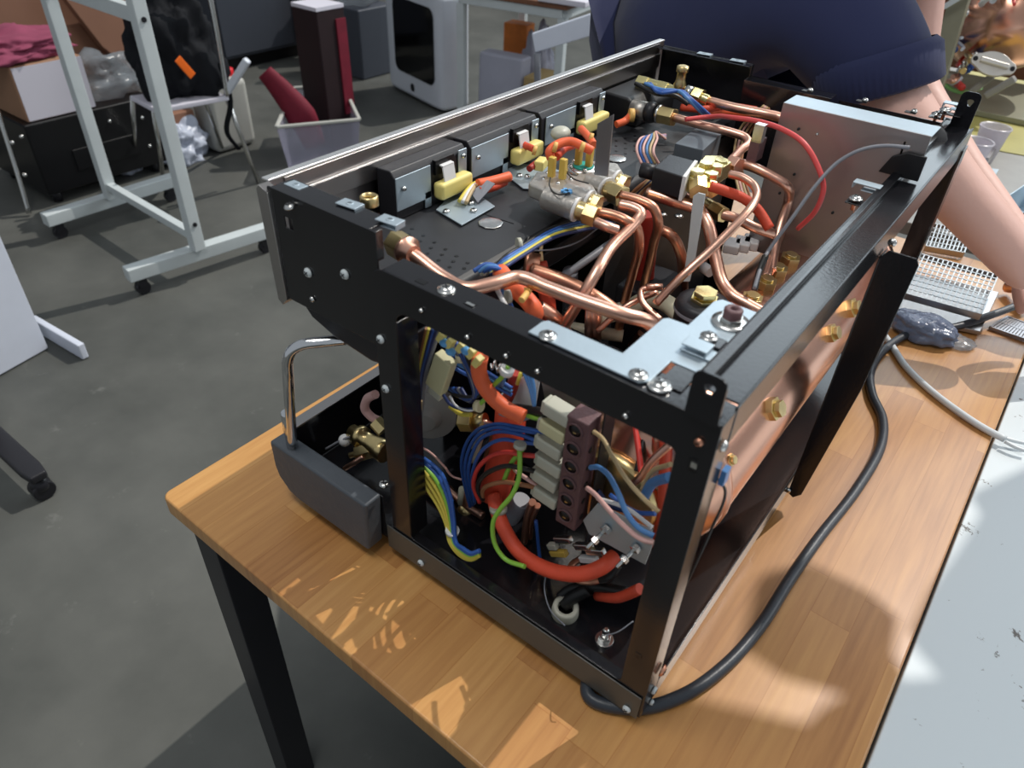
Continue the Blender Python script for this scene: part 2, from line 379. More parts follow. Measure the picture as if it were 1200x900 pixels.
# near side frame: pressed plate with a rounded opening and folded flanges
f = MB()
f.ring(rrect(XL, ZB, XR, ZT, (.001, .001, .003, .016), Y0), rrect(.312, .801, .577, 1.093, (.006, .006, .006, .014), Y0), (0, .0016, 0))
sf = mp_('side_frame', f, 'black_coat', bevel=.0006)
fl_ = MB()
fl_.box((XL + .014, Y0 + .001, ZT - .0016), (XR, Y0 + .027, ZT))                      # top flange
fl_.box((.3108, Y0 + .001, .801), (.3124, Y0 + .026, 1.080))                          # left post inner flange
fl_.box((XL, Y0 + .001, ZB + .002), (XL + .0016, Y0 + .024, ZT - .018))
fl_.box((XR - .0016, Y0 + .001, ZB + .002), (XR, Y0 + .026, ZT - .001))               # right post outer flange
fl_.box((.312, Y0 + .001, .7995), (.577, Y0 + .012, .801))
fl_.box((.326, Y0 + .001, 1.093), (.571, Y0 + .020, 1.0946))
mp_('frame_flange', fl_, 'black_coat', sf, bevel=.0005)
# bottom pan and lower rails
pn = MB(); pn.box((.112, Y0 + .0025, ZB + .004), (XR - .002, Y1, ZB + .008))
mp_('bottom_pan', pn, 'black_coat')
rl = MB(); rl.box((XR - .003, Y0 + .027, ZB), (XR, Y1, ZB + .030)); mp_('lower_rail', rl, 'black_coat', bevel=.0006)
rl = MB(); rl.box((XL - .008, Y0 - .0022, ZB - .001), (XR - .002, Y0 - .0006, ZB + .034)); mp_('kick_plate', rl, 'kick_steel', bevel=.0006)
for x, y in ((.16, .17), (.56, .17), (.16, .84), (.56, .84)):
    mp_('foot', MB().lathe((x, y, .7502), (0, 0, 1), [(0, .019), (.004, .021), (.012, .017), (.0190, .014)]), 'black_matte')
# top rail at the back: a shallow channel
tr = MB()
tr.box((.567, Y0 + .03, ZT - .002), (XR, Y1, ZT)); tr.box((.567, Y0 + .03, ZT - .014), (.5686, Y1, ZT + .006)); tr.box((XR - .0016, Y0 + .022, ZT - .030), (XR + .0006, Y1, ZT + .002))
tr.box((.5686, Y0 + .03, ZT), (.577, Y1, ZT + .006))
mp_('top_rail', tr, 'black_coat', bevel=.0008)
def ear(px, py, yb, h, w2=.011):
    pass
e1 = MB(); c = G(833, 470, y=Y0 + .012)
def tab(x0, x1, y, z0, z1, hole, r):
    out = rrect(x0, z0, x1, z1, (.001, .001, .007, .007), y); cx, cz = hole
    n = len(out); inn = []
    for p in out:
        a = math.atan2(p.z - cz, p.x - cx); inn.append(Vector((cx + math.cos(a) * r, y, cz + math.sin(a) * r)))
    return out, inn
o_, i_ = tab(.577, .600, Y0 - .002, ZT - .001, ZT + .036, (.5895, ZT + .025), .0040); e1.ring(o_, i_, (0, .0018, 0)); e1.box((.579, Y0 - .001, ZT - .001), (.598, Y0 + .012, ZT + .001)); mp_('hinge_tab', e1, 'black_coat', bevel=.0005)
e2 = MB(); o_, i_ = tab(.575, .5985, Y1 - .004, ZT - .002, ZT + .044, (.588, ZT + .031), .0045); e2.ring(o_, i_, (0, .0018, 0)); mp_('hinge_tab', e2, 'black_coat', bevel=.0005)
# rear posts
po = MB(); po.prism([V(.6045, .487, .772), V(.612, .487, .768), V(.620, .487, .778), V(.636, .487, .95), V(.640, .487, 1.104), V(.636, .487, 1.110), V(.611, .487, 1.110), V(.6045, .487, 1.10)], (0, .0018, 0)); po.box((.6045, .487, .776), (.606, .512, 1.10))
mp_('rear_post', po, 'black_coat', bevel=.0006)
po = MB(); po.box((.578, Y1 - .002, ZB), (XR, Y1, ZT)); po.box((XR - .0016, Y1 - .022, ZB), (XR, Y1, ZT)); mp_('corner_post', po, 'black_coat')
po = MB(); po.box((.604, Y1 - .030, ZB), (.6055, Y1 - .002, ZT - .02)); mp_('rear_post', po, 'black_coat')
# far side frame
po = MB(); po.box((.43, Y1 - .002, ZT - .035), (.578, Y1, ZT)); po.box((XL, Y1 - .002, ZB), (XL + .03, Y1, ZT)); po.box((XL + .03, Y1 - .002, ZB), (.578, Y1, ZB + .035)); mp_('side_frame', po, 'black_coat')

# front housing: stainless panel
sp_ = MB(); XS = .144
sp_.box((XS - .002, .133, 1.038), (XS, .889, 1.156)); sp_.box((XS, .150, 1.1385), (XS + .005, .872, 1.1400)); sp_.box((XS + .0005, .150, 1.1400), (XS + .0018, .872, 1.154)); sp_.box((XS + .004, .150, 1.120), (XS + .0052, .872, 1.1390))
sp_.prism([V(XS - .003, .1212, 1.151), V(XS + .001, .1212, 1.156), V(XS + .013, .1212, 1.152), V(XS + .014, .1212, 1.040), V(XS + .006, .1212, 1.032), V(XS + .000, .1212, 1.036)], (0, .012, 0))
FP_ = mp_('front_panel', sp_, 'stainless', bevel=.0005); mp_('top_edge', MB().box((XS - .0095, .133, 1.1545), (XS + .0005, .889, 1.1568)), 'edge_steel', FP_, bevel=.0008)
# black near cheek
ck = MB(); ck.ring(rrect(.154, 1.042, .292, 1.157, (.004, .001, .001, .002), .1235), rrect(.1725, 1.1225, .1835, 1.1335, .001, .1235), (0, .0018, 0))
ck.box((.158, .1245, 1.1555), (.284, .150, 1.157)); ck.box((.290, .1245, 1.130), (.2918, .132, 1.157))
mp_('side_cheek', ck, 'black_coat', bevel=.0006)
mp_('inner_wall', MB().box((.1725, .128, 1.10), (.1835, .1284, 1.135)), 'stainless')
tm = MB(); tm.prism([V(.166, .131, 1.038), V(.290, .131, 1.038), V(.290, .131, 1.014), V(.262, .131, 1.009), V(.212, .131, 1.014), V(.180, .131, 1.024)], (0, .745, 0))
mp_('group_cover', tm, 'dark_plastic', bevel=.004, seg=3)
# far cheek
ck = MB(); ck.box((.147, .8795, 1.03), (.297, .8815, 1.150)); ck.box((.147, .8815, 1.1485), (.297, .862, 1.150)); ck.box((.296, .872, 1.03), (.298, .8815, 1.150)); mp_('side_cheek', ck, 'black_coat', bevel=.0006)
ck = MB(); ck.box((.300, .850, 1.02), (.425, .852, 1.135)); ck.box((.300, .852, 1.1335), (.425, .878, 1.135)); ck.box((.2985, .850, 1.02), (.300, .878, 1.135)); mp_('side_cheek', ck, 'black_coat', bevel=.0006)
# perforated deck
dk = MB(); dk.box((.147, .152, 1.0785), (.300, .868, 1.080)); dk.box((.2985, .152, 1.062), (.300, .868, 1.080)); mp_('deck_plate', dk, 'deck_black', bevel=.0004)
ho = MB()
for i in range(6):
    for j in range(4):
        p = G(483 + i * 13 - 4 * j, 270 + i * 8 + j * 6.5 - 2, z=1.0802)
        if p.x < .294: ho.lathe(p, (0, 0, 1), [(0, .0022), (.0001, .0022)], n=8)
for i in range(5):
    for j in range(4):
        p = G(722 + i * 11, 165 + j * 6 - i * 3, z=1.0802); ho.lathe(p, (0, 0, 1), [(0, .002), (.0001, .002)], n=8)
o = mp_('vent_hole', ho, 'machine_black')
# small cheek details
def clip(px, py, z, rot=0.0, s=1.0):
    c = G(px, py, z=z); m = MB(); d = Vector((math.cos(rot), math.sin(rot), 0)); e = Vector((-d.y, d.x, 0)); u = V(0, 0, 1)
    m.obox(c, d, e, u, .011 * s, .0065 * s, .0006); m.obox(c - u * .0045, d, e, u, .010 * s, .0060 * s, .0006); m.obox(c + d * .0105 * s - u * .002, d, e, u, .0006, .0062 * s, .0028)
    m.lathe(c, (0, 0, 1), [(0, .0038 * s), (.0012, .0034 * s), (.0012, .0018 * s)], n=12, cap=False)
    mp_('clip_nut', m, 'steel_galv', bevel=.0004)
clip(347, 217, 1.157, 0, .9); clip(410, 239, 1.1585, .1); clip(457, 258, 1.1595, .1)
clip(826, 63, 1.1515, .1); clip(865, 71, 1.1515, .1)
def screw(p, axis=(0, 0, 1), r=.0050, m='screw_steel', name='screw', washer=0):
    b_ = MB(); a = Vector(axis).normalized(); p = Vector(p)
    if washer: b_.lathe(p, a, [(0, washer), (.0012, washer), (.0012, r * .8)], n=20, cap=False)
    b_.lathe(p + a * .0004, a, [(0, r), (.0012, r), (.0028, r * .72), (.0032, r * .3), (.0032, 0)], n=16)
    o_ = mp_(name, b_, m)
    cr_ = MB(); u = a.orthogonal().normalized(); v_ = a.cross(u)
    cr_.obox(p + a * .0036, u, v_, a, r * .55, r * .10, .0003); cr_.obox(p + a * .0036, v_, u, a, r * .55, r * .10, .0003); mp_('cross_slot', cr_, 'black_matte', o_)
for px, py in ((362, 319), (405, 321)): screw(G(px, py, y=.1235), (0, -1, 0), .0048, 'white_paint', 'rivet')
for px, py in ((367, 350),): screw(G(px, py, y=.1235), (0, -1, 0), .003)
screw(G(340, 243, y=.120), (0, -.3, 1), .0052)
for px, py in ((447, 397), (453, 455)): screw(G(px, py, y=Y0), (0, -1, 0), .0042, 'white_paint', 'rivet')
for px, py in ((494, 659), (735, 830)): screw(G(px, py, y=Y0 - .0022), (0, -1, 0), .0042, 'white_paint', 'rivet')
for px, py in ((495, 363), (549, 394), (594, 416), (631, 434), (734, 486)): screw(G(px, py, y=Y0), (0, -1, 0), .0022)
def hole(p, ax, w_, h_, m='machine_black'):
    b_ = MB(); a = Vector(ax); 
    if abs(a.y) > .5: b_.box((p.x - w_ / 2, p.y - .0003, p.z - h_ / 2), (p.x + w_ / 2, p.y + .0001, p.z + h_ / 2))
    else: b_.box((p.x - w_ / 2, p.y - h_ / 2, p.z - .0001), (p.x + w_ / 2, p.y + h_ / 2, p.z + .0003))
    mp_('slot', b_, m)
hole(G(494, 330, z=ZT), (0, 0, 1), .010, .006)
hole(G(551, 356, z=ZT), (0, 0, 1), .010, .006); hole(G(812, 545, y=Y0), (0, 1, 0), .006, .012); hole(G(748, 768, y=Y0), (0, 1, 0), .006, .006)
mp_('clip_nut', MB().box(G(548, 354, z=ZT + .0006), G(554, 359, z=ZT + .0012)), 'screw_steel')
mp_('clip_nut', MB().box(G(810, 541, y=Y0 - .001), G(816, 550, y=Y0 - .0004)), 'screw_steel')
screw(G(820, 517, y=Y0), (0, -1, 0), .0032, 'copper_dark', 'rivet')
screw(G(523, 340, z=ZT), r=.0058, washer=.0075)

# galvanised corner plate and its hardware
cp_ = [(.447, .124), (.447, .142), (.450, .146), (.514, .146), (.514, .205), (.517, .209), (.533, .210), (.533, .255), (.537, .262), (.566, .262), (.566, .160), (.545, .160), (.545, .130), (.540, .124)]
mp_('corner_plate', MB().prism([V(x, y, ZT + .0006) for x, y in cp_], (0, 0, .0018)), 'steel_galv', bevel=.0005)
for px, py in ((642, 394), (748, 440)): screw(G(px, py, z=ZT + .0024), r=.0052, washer=.0068)
screw(G(773, 452, z=ZT + .001), r=.0058, washer=.0085)
mp_('bracket', MB().box((.549, .134, ZT), (.5665, .160, ZT + .0016)), 'black_coat', bevel=.0004)
c = G(856, 378, z=ZT + .0024)
mp_('flange_washer', MB().lathe(c, (0, 0, 1), [(0, .0145), (.0014, .0145), (.0018, .009)], n=28), 'screw_steel')
mp_('hex_nut', MB().hexn(c + V(0, 0, .002), c + V(0, 0, .0055), .0092), 'screw_steel', bevel=.0004)
mp_('bushing', MB().lathe(c + V(0, 0, .0055), (0, 0, 1), [(0, .0072), (.006, .0072), (.0072, .006), (.0072, .0030), (.003, .0028)], n=20, cap=False), 'terminal_brown')
def clamp(px, py, z, s=1.0, flip=1):
    c = G(px, py, z=z); m = MB(); m.box((c.x - .013 * s, c.y - .008 * s, c.z), (c.x + .014 * s, c.y + .008 * s, c.z + .0014))
    m.box((c.x - .013 * s, c.y - .008 * s, c.z + .006 * s), (c.x + .010 * s, c.y + .008 * s, c.z + .0074 * s)); m.box((c.x + .0085 * s, c.y - .008 * s, c.z), (c.x + .010 * s, c.y + .008 * s, c.z + .007 * s))
    o_ = mp_('spring_clip', m, 'steel_galv', bevel=.0005); screw(c + V(0, .018 * s, .0045), r=.0058 * s, washer=.0075 * s)
    m = MB(); m.box((c.x - .006, c.y + .010 * s, c.z), (c.x + .012, c.y + .026 * s, c.z + .0034)); mp_('bracket', m, 'black_coat', bevel=.0005)
clamp(818, 412, ZT + .003, .85); 
# clips on inner side of the rail further along
def railclip(px, py, z):
    c = G(px, py, z=z); m = MB(); m.box((c.x - .006, c.y - .0065, c.z), (c.x + .022, c.y + .0065, c.z + .0014)); m.box((c.x - .006, c.y - .0065, c.z - .005), (c.x - .0046, c.y + .0065, c.z + .001)); m.box((c.x + .004, c.y - .0065, c.z - .006), (c.x + .018, c.y + .0065, c.z - .0048))
    mp_('clip_nut', m, 'steel_galv', bevel=.0004)
railclip(1008, 214, 1.132); railclip(1112, 121, 1.150)
def railscrew(px, py, z):
    c = G(px, py, z=z); mp_('bracket', MB().box((c.x - .008, c.y - .008, c.z - .004), (c.x + .020, c.y + .006, c.z - .0025)), 'black_coat', bevel=.0005)
    mp_('stud', MB().cyl(c - V(0, 0, .012), c, .0022, n=8), 'copper_dark'); screw(c, r=.0055, washer=.007)
railscrew(1003, 233, 1.128); railscrew(1108, 129, 1.145); railscrew(1098, 134, 1.135)
screw(G(846, 522, x=XR + .0006), (1, 0, 0), .0045)
screw(G(765, 808, x=XR), (1, 0, 0), .004, 'white_paint', 'rivet'); screw(G(762, 822, x=XR), (1, 0, 0), .003, 'white_paint', 'rivet')
screw(G(1046, 284, y=.486), (0, -1, 0), .0042); screw(G(924, 574, y=.486), (0, -1, 0), .0038)
screw(G(775, 785, x=XR + .001), (1, 0, 0), .006, 'copper_dark', 'rivet')

# drip tray
dt = MB(); dt.prism([V(.110, .097, .842), V(.110, .097, .802), V(.114, .097, .787), V(.130, .097, .771), V(.148, .097, .7665), V(.266, .097, .7655), V(.270, .097, .842)], (0, .0235, 0))
mp_('tray_end_cap', dt, 'grey_plastic', bevel=.0035, seg=3)
fc = MB(); fc.prism([V(.104, .121, .842), V(.104, .121, .800), V(.112, .121, .776), V(.117, .121, .776), V(.117, .121, .842)], (0, .745, 0)); tray = mp_('drip_tray', fc, 'black_coat', bevel=.0008)
mp_('trim_strip', MB().box((.103, .123, .842), (.118, .864, .8445)), 'stainless', tray, bevel=.0006)
mp_('tray_end_cap', MB().prism([V(.104, .866, .842), V(.104, .866, .800), V(.124, .866, .770), V(.266, .866, .7655), V(.270, .866, .842)], (0, .0235, 0)), 'grey_plastic', bevel=.003)
mp_('inner_wall', MB().box((.118, .1215, .772), (.270, .1230, .836)), 'black_matte')
st = MB(); st.tube([V(.1385, .108, .842)] + P((337.5, 440, .965), (337, 424, .982), (342, 411, .996), (354, 404, 1.003), (375, 401, 1.005), (405, 398, 1.005)), .0056, n=14, sub=8); st.lathe((.1385, .108, .8425), (.02, .0, 1), [(0, .0066), (.050, .0066), (.052, .0058)], n=16)
mp_('rail_tube', st, 'chrome')
screw(G(450, 568, z=.842), r=.006)

# ---- inside, lower bay
mp_('bay_wall', MB().box((.205, .29, .775), (.207, .868, 1.03)), 'black_matte')
# boiler
bc = V(.505, 0, .922); br = .083
pr = [(0, 0), (.002, .03), (.010, .062), (.024, br - .004), (.034, br), (.60, br), (.612, br - .004), (.632, .05), (.638, 0)]
boil = mp_('boiler', MB().lathe((bc.x, .222, bc.z), (0, 1, 0), pr, n=48), 'copper_sheet')
for y in (.262, .80): mp_('boiler_seam', MB().lathe((bc.x, y, bc.z), (0, 1, 0), [(0, br), (.002, br + .002), (.008, br + .002), (.010, br)], n=48, cap=False), 'copper', boil)
mp_('end_flange', MB().lathe((bc.x - .012, .214, bc.z - .01), (0, 1, 0), [(0, .045), (.008, .048), (.014, .048)], n=30), 'brass', boil)
def fitting(p, ax, r=.010, L1=.010, L2=.008, m='brass', name='brass_fitting', parent=None, nut=True):
    p = Vector(p); a = Vector(ax).normalized(); m_ = MB(); m_.cyl(p, p + a * L1, r * .78, n=14); m_.hexn(p + a * L1, p + a * (L1 + L2), r); m_.cyl(p + a * (L1 + L2), p + a * (L1 + L2 + .003), r * .6, n=12)
    return mp_(name, m_, m, parent, bevel=.0004)
# fittings along the boiler top and side
for px, py in ((879, 350), (896, 330), (909, 315), (924, 302)):
    zz = 1.004; p = G(px, py + 6, z=zz); fitting(p - V(0, 0, .006), (.05, 0, 1), .0125, .006, .010, 'brass')
for (px, py), s in (((905, 478), 1.0), ((985, 360), .9), ((1002, 347), 1.0), ((870, 500), .5)):
    p = V(.585, G(px, py, x=.577).y, 0); ang = .52
    c0 = V(bc.x + br * math.cos(ang) - .004, p.y, bc.z + br * math.sin(ang)); a = V(math.cos(ang), 0, math.sin(ang))
    m_ = MB(); m_.hexn(c0, c0 + a * .010 * s, .0125 * s); m_.hexn(c0 + a * .010 * s, c0 + a * .016 * s, .009 * s); mp_('hex_plug', m_, 'brass', bevel=.0005)
# black cylinder with brass cap
c = G(825, 352, z=1.045)
cyl_ = mp_('pressure_switch', MB().lathe(c - V(0, 0, .075), (0, 0, 1), [(0, .027), (.060, .027), (.064, .0285), (.068, .0285), (.070, .027), (.074, .026), (.075, .020), (.075, 0)], n=32), 'black_satin')
mp_('rim', MB().lathe(c - V(0, 0, .012), (0, 0, 1), [(0, .0288), (.002, .0292), (.004, .0288)], n=32, cap=False), 'wire_grey', cyl_)
m_ = MB(); m_.hexn(c, c + V(0, 0, .004), .0145); m_.cyl(c + V(0, 0, .004), c + V(0, 0, .006), .008); m_.hexn(c + V(0, 0, .006), c + V(0, 0, .011), .0125); mp_('cap_nut', m_, 'brass_bright', cyl_, bevel=.0005)

# control box with folded top (far right)
YB = .64
cb_ = MB(); cb_.prism([V(.428, YB, 1.176), V(.590, YB, 1.176), V(.590, YB, 1.131), V(.5655, YB, 1.129), V(.5655, YB, 1.10), V(.560, YB, .99), V(.428, YB, .99)], (0, .0015, 0))
mp_box = mp_('control_box', cb_, 'sheet_steel', bevel=.0005)
cb_ = MB(); cb_.box((.428, YB + .0015, 1.1745), (.590, YB + .042, 1.176)); mp_('folded_top', cb_, 'steel_galv', mp_box, bevel=.0006)
cb_ = MB(); cb_.box((.428, YB + .0015, .99), (.4295, YB + .12, 1.10)); cb_.box((.428, YB + .0015, 1.10), (.4295, YB + .042, 1.1745)); cb_.box((.4295, YB + .12, .99), (.56, YB + .1215, 1.10)); mp_('box_wall', cb_, 'sheet_steel', mp_box)
for px, py in ((946, 107), (1010, 119), (1067, 132)):
    c = G(px, py, z=1.1765); mp_('clip_nut', MB().box((c.x - .006, c.y - .004, c.z), (c.x + .006, c.y + .004, c.z + .0008)), 'black_matte'); screw(c + V(.003, .001, .0008), r=.0035)
for px, py in ((936, 151), (931, 204), (914, 226), (976, 249)): screw(G(px, py, y=YB), (0, -1, 0), .0016, 'black_matte')
screw(G(958, 157, y=YB), (0, -1, 0), .0016)
mp_('end_bracket', MB().prism([V(.566, .64, 1.128), V(.566, .64, 1.165), V(.574, .68, 1.165), V(.578, .70, 1.128)], (.002, 0, 0)), 'black_coat')
mp_('end_bracket', MB().prism([V(.552, .634, 1.129), V(.594, .634, 1.129), V(.594, .634, 1.156), V(.574, .634, 1.156), V(.560, .634, 1.148)], (0, .004, 0)), 'black_matte', bevel=.001)
mp_('knob', MB().lathe(G(1085, 168, z=1.12), (.6, -.6, .3), [(0, .022), (.010, .022), (.013, .018), (.013, 0)], n=24), 'black_matte')

# ---- pipes on top
def pipe(pts, r=.005, m='copper', name='copper_pipe', **k): return mp_(name, MB().tube(pts, r, n=12, sub=8, **k), m)
pipe(P((474, 293, 1.120), (484, 299, 1.118), (520, 326, 1.108), (545, 338, 1.106), (580, 332, 1.108), (608, 325, 1.108), (640, 337, 1.106), (680, 352, 1.104), (735, 370, 1.100), (757, 376, 1.094), (769, 389, 1.078), (766, 412, 1.03)), .0064)
pipe(P((622, 316, 1.055), (655, 327, 1.05), (700, 350, 1.045), (730, 372, 1.03)), .0075, 'copper_dark')
mp_('worm_clamp', MB().lathe(G(614, 309, z=1.055), (.8, .5, -.1), [(0, .014), (.004, .016), (.009, .013), (.016, .013)], n=16), 'copper_dark')
pipe(P((726, 240, 1.112), (742, 244, 1.112), (751, 250, 1.110), (745, 260, 1.104), (717, 289, 1.09), (700, 317, 1.08), (683, 346, 1.06), (672, 364, 1.04), (655, 392, 1.0)), .0058)
pipe(P((699, 248, 1.108), (718, 252, 1.108), (735, 259, 1.106), (746, 267, 1.098), (749, 284, 1.08), (742, 318, 1.03), (733, 350, .985), (724, 390, .93)), .0052, 'copper_dark')
pipe(P((698, 260, 1.104), (712, 266, 1.103), (724, 270, 1.10)), .0052)
pipe(P((728, 229, 1.114), (752, 236, 1.114), (766, 244, 1.110), (771, 258, 1.098), (766, 285, 1.06), (757, 325, 1.0), (748, 360, .95)), .0052, 'copper_dark')
mp_('heat_sleeve', MB().tube(P((762, 250, 1.085), (760, 275, 1.05), (756, 315, .995), (753, 350, .95)), .0125, n=12, flat=.45), 'sleeve_dark_red')
pipe(P((771, 268, 1.06), (786, 275, 1.058), (797, 295, 1.035), (800, 318, 1.0), (801, 340, .96)), .0062, 'copper_dark')
pipe(P((758, 226, 1.09), (790, 236, 1.088), (818, 246, 1.085), (829, 262, 1.078), (838, 300, 1.05), (847, 332, 1.03), (858, 346, 1.025), (875, 356, 1.022), (897, 368, 1.018)), .0070)
pipe(P((778, 222, 1.08), (800, 231, 1.08), (820, 247, 1.08)), .0072, 'copper_dark')
pipe(P((855, 204, 1.122), (870, 208, 1.123), (883, 217, 1.12), (887, 228, 1.116), (879, 244, 1.112), (838, 288, 1.085), (800, 323, 1.06), (768, 356, 1.03)), .0044)
pipe(P((757, 336, 1.04), (776, 336, 1.04)), .0034)
pipe(P((776, 336, 1.04), (752, 340, 1.035), (752, 352, 1.03), (775, 376, 1.02)), .0034)
pipe(P((770, 342, 1.03), (735, 358, 1.02), (700, 388, .99)), .0034)
pipe(P((826, 117, 1.116), (860, 126, 1.116), (895, 133, 1.116), (915, 138, 1.114), (926, 149, 1.108), (928, 172, 1.092), (928, 210, 1.062), (921, 250, 1.035), (908, 290, 1.02), (896, 328, 1.01)), .0062)
pipe(P((870, 192, 1.11), (885, 197, 1.11), (905, 207, 1.105), (921, 217, 1.098), (924, 235, 1.07), (915, 262, 1.045), (907, 298, 1.02), (904, 318, 1.012)), .0058)
pipe(P((788, 137, 1.108), (820, 146, 1.108), (860, 156, 1.107), (873, 161, 1.105), (877, 167, 1.102), (869, 175, 1.10), (857, 188, 1.10)), .0055)
pipe(P((842, 250, 1.07), (862, 256, 1.068), (885, 267, 1.06), (906, 274, 1.05)), .0060)
pipe(P((632, 360, 1.04), (648, 370, 1.03), (660, 384, 1.0), (668, 400, .96)), .0068)
pipe(P((692, 360, .99), (690, 400, .93)), .0062); pipe(P((698, 362, .99), (699, 405, .92)), .0062)
for a in ((742, 345, 728, 402), (760, 352, 742, 405), (775, 380, 740, 410), (752, 390, 730, 412)):
    pipe(P((a[0], a[1], .93), ((a[0] + a[2]) / 2 + 2, (a[1] + a[3]) / 2, .91), (a[2], a[3], .88)), .005, 'copper_dark')
mp_('drain_tube', MB().tube(P((700, 372, .97), (740, 360, .97), (760, 350, .98), (780, 355, .985), (800, 372, .985)), .0105, n=12), 'tube_clear')
mp_('drain_tube', MB().tube(P((638, 378, .93), (680, 386, .93), (730, 394, .93)), .008, n=12), 'tube_clear')
mp_('drain_tube', MB().tube(P((668, 318, .98), (668, 350, .93), (666, 382, .88)), .010, n=12), 'wire_grey')
# fitting of the near pipe
p = G(462, 284, z=1.120); q = G(478, 294, z=1.120); d = (q - p).normalized()
mp_('brass_fitting', MB().hexn(p, p + d * .017, .0125), 'brass', bevel=.0006); mp_('union_nut', MB().lathe(p + d * .017, d, [(0, .0125), (.004, .0130), (.005, .0085), (.012, .008)], n=20), 'copper')
c = G(433, 240, z=1.140); mp_('brass_fitting', MB().lathe(c, (0, 0, 1), [(0, .0085), (.008, .0085), (.009, .0075), (.009, .006), (.004, .006)], n=18, cap=False), 'brass')
# sleeves
pipe(P((586, 318, 1.09), (603, 338, 1.088), (616, 350, 1.086), (625, 361, 1.082), (625, 372, 1.06), (612, 395, 1.02)), .0080, 'sleeve_orange', 'heat_sleeve')
mp_('cable_tie', MB().tube(P((611, 352, 1.100), (616, 346, 1.101), (620, 340, 1.098)), .003, n=8).box(G(614, 343, z=1.099), G(621, 339, z=1.105)), 'tie_ochre')
pipe(P((632, 308, 1.03), (638, 335, 1.01), (643, 360, .985), (642, 382, .95)), .0088, 'sleeve_red', 'heat_sleeve')
pipe(P((832, 218, 1.112), (850, 224, 1.108), (872, 233, 1.10), (888, 246, 1.09), (902, 268, 1.075)), .0056, 'sleeve_red', 'heat_sleeve')
pipe(P((798, 126, 1.105), (825, 128, 1.108), (850, 124, 1.108), (886, 129, 1.105)), .0050, 'sleeve_red', 'heat_sleeve')
pipe(P((820, 133, 1.10), (850, 131, 1.10), (880, 134, 1.10)), .0045, 'sleeve_orange', 'heat_sleeve')
pipe(P((803, 140, 1.118), (830, 137, 1.122)) + PY((860, 138, .632), (892, 143, .622), (920, 153, .61), (942, 168, .60), (957, 192, .595), (965, 220, .59), (957, 245, .59), (935, 268, .60)), .0030, 'wire_pinkred', 'wire')
pipe(P((884, 338, 1.04), (890, 318, 1.05)) + PY((901, 293, .53), (925, 260, .55), (957, 216, .58), (982, 190, .60), (1008, 176, .61), (1035, 171, .62), (1066, 173, .625)), .0021, 'wire_grey', 'capillary_tube')
pipe(P((884, 340, 1.03), (889, 320, 1.047), (897, 300, 1.060)), .0034, 'wire_black', 'capillary_tube')
for i in range(4):
    pipe(P((868 + i * 4, 235, 1.03), (860 + i * 3, 190 + i, 1.05), (868 + i * 4, 150 + i, 1.07), (895 + i * 2, 124 + i, 1.12)), .0018, ('wire_tan', 'wire_pink', 'wire_tan', 'wire_brown')[i], 'wire')
mp_('ground_strap', MB().box(G(882, 182, y=.62), G(891, 166, y=.60)), 'terminal_brown'); mp_('ground_lug', MB().box(G(884, 163, y=.61), G(896, 148, y=.60)), 'screw_steel')

# ---- switch modules on the deck
def module(y0, y1, zt=1.137, back=.149, face=.175, plate=(0, .5), clipr=True):
    m = MB(); m.prism([V(back, y0, 1.0805), V(face, y0, 1.0805), V(face, y0, zt - .010), V(face - .006, y0, zt - .003), V(back, y0, zt - .004)], (0, y1 - y0, 0))
    o_ = mp_('switch_module', m, 'black_satin', bevel=.0015)
    L_ = y1 - y0; a = y0 + plate[0] * L_; b2 = y0 + plate[1] * L_
    m = MB(); m.box((face + .0008, a, 1.092), (face + .0022, b2, zt - .009)); m.box((face + .0008, b2 - .010, 1.0818), (face + .0022, b2, 1.10)); mp_('plate', m, 'steel_galv', o_, bevel=.0005)
    m = MB(); m.box((face + .0008, y1 - .016, 1.100), (face + .0022, y1 - .002, zt - .006)); mp_('plate', m, 'steel_galv', o_, bevel=.0015)
    mp_('ribbon_cable', MB().bar(V(face + .001, b2 + .021, zt - .012), V(face + .009, b2 + .021, zt - .013), .018, .0016).bar(V(face + .008, b2 + .021, zt - .0125), V(face + .012, b2 + .021, 1.104), .018, .0016, (1, 0, 0)), 'wire_white', o_)
    mp_('socket', MB().box((face - .001, b2 + .006, zt - .022), (face + .004, b2 + .036, zt - .006)), 'machine_black', o_)
    m = MB(); m.box((face + .001, b2 + .003, 1.089), (face + .016, y1 - .006, 1.108)); mp_('plug', m, 'yellow_plastic', o_, bevel=.004)
    screw(V(face + .0022, a + .010, 1.115), (1, 0, 0), .0028); screw(V(face + .0022, y1 - .009, 1.124), (1, 0, 0), .0028)
    return o_
module(.260, .374, plate=(0, .46)); module(.381, .512, plate=(0, .52)); module(.519, .668, plate=(0.05, .50))
# Galvanised brackets on deck
def brk(pts, z=1.0812):
    mp_('bracket_plate', MB().prism([G(a, b_, z=z) for a, b_ in pts], (0, 0, .0016)), 'steel_galv', bevel=.0004)
brk([(497, 231), (522, 236), (511, 247), (541, 265), (580, 243), (566, 233), (530, 228), (508, 226)], 1.0815)
brk([(583, 198), (613, 222), (655, 224), (690, 212), (640, 196), (600, 192)], 1.0815)
for px, py in ((523, 249), (552, 239), (555, 248), (609, 207), (618, 208)): screw(G(px, py, z=1.083), r=.0042)
c = G(575, 262, z=1.0805); mp_('lock_plate', MB().lathe(c, (0, 0, 1), [(0, .0135), (.0012, .0135), (.0018, .009), (.0018, 0)], n=9), 'screw_steel', bevel=.0004)
c = G(722, 186, z=1.0805); mp_('lock_plate', MB().lathe(c, (0, 0, 1), [(0, .0135), (.0012, .0135), (.0018, .009), (.0018, 0)], n=9), 'screw_steel', bevel=.0004)
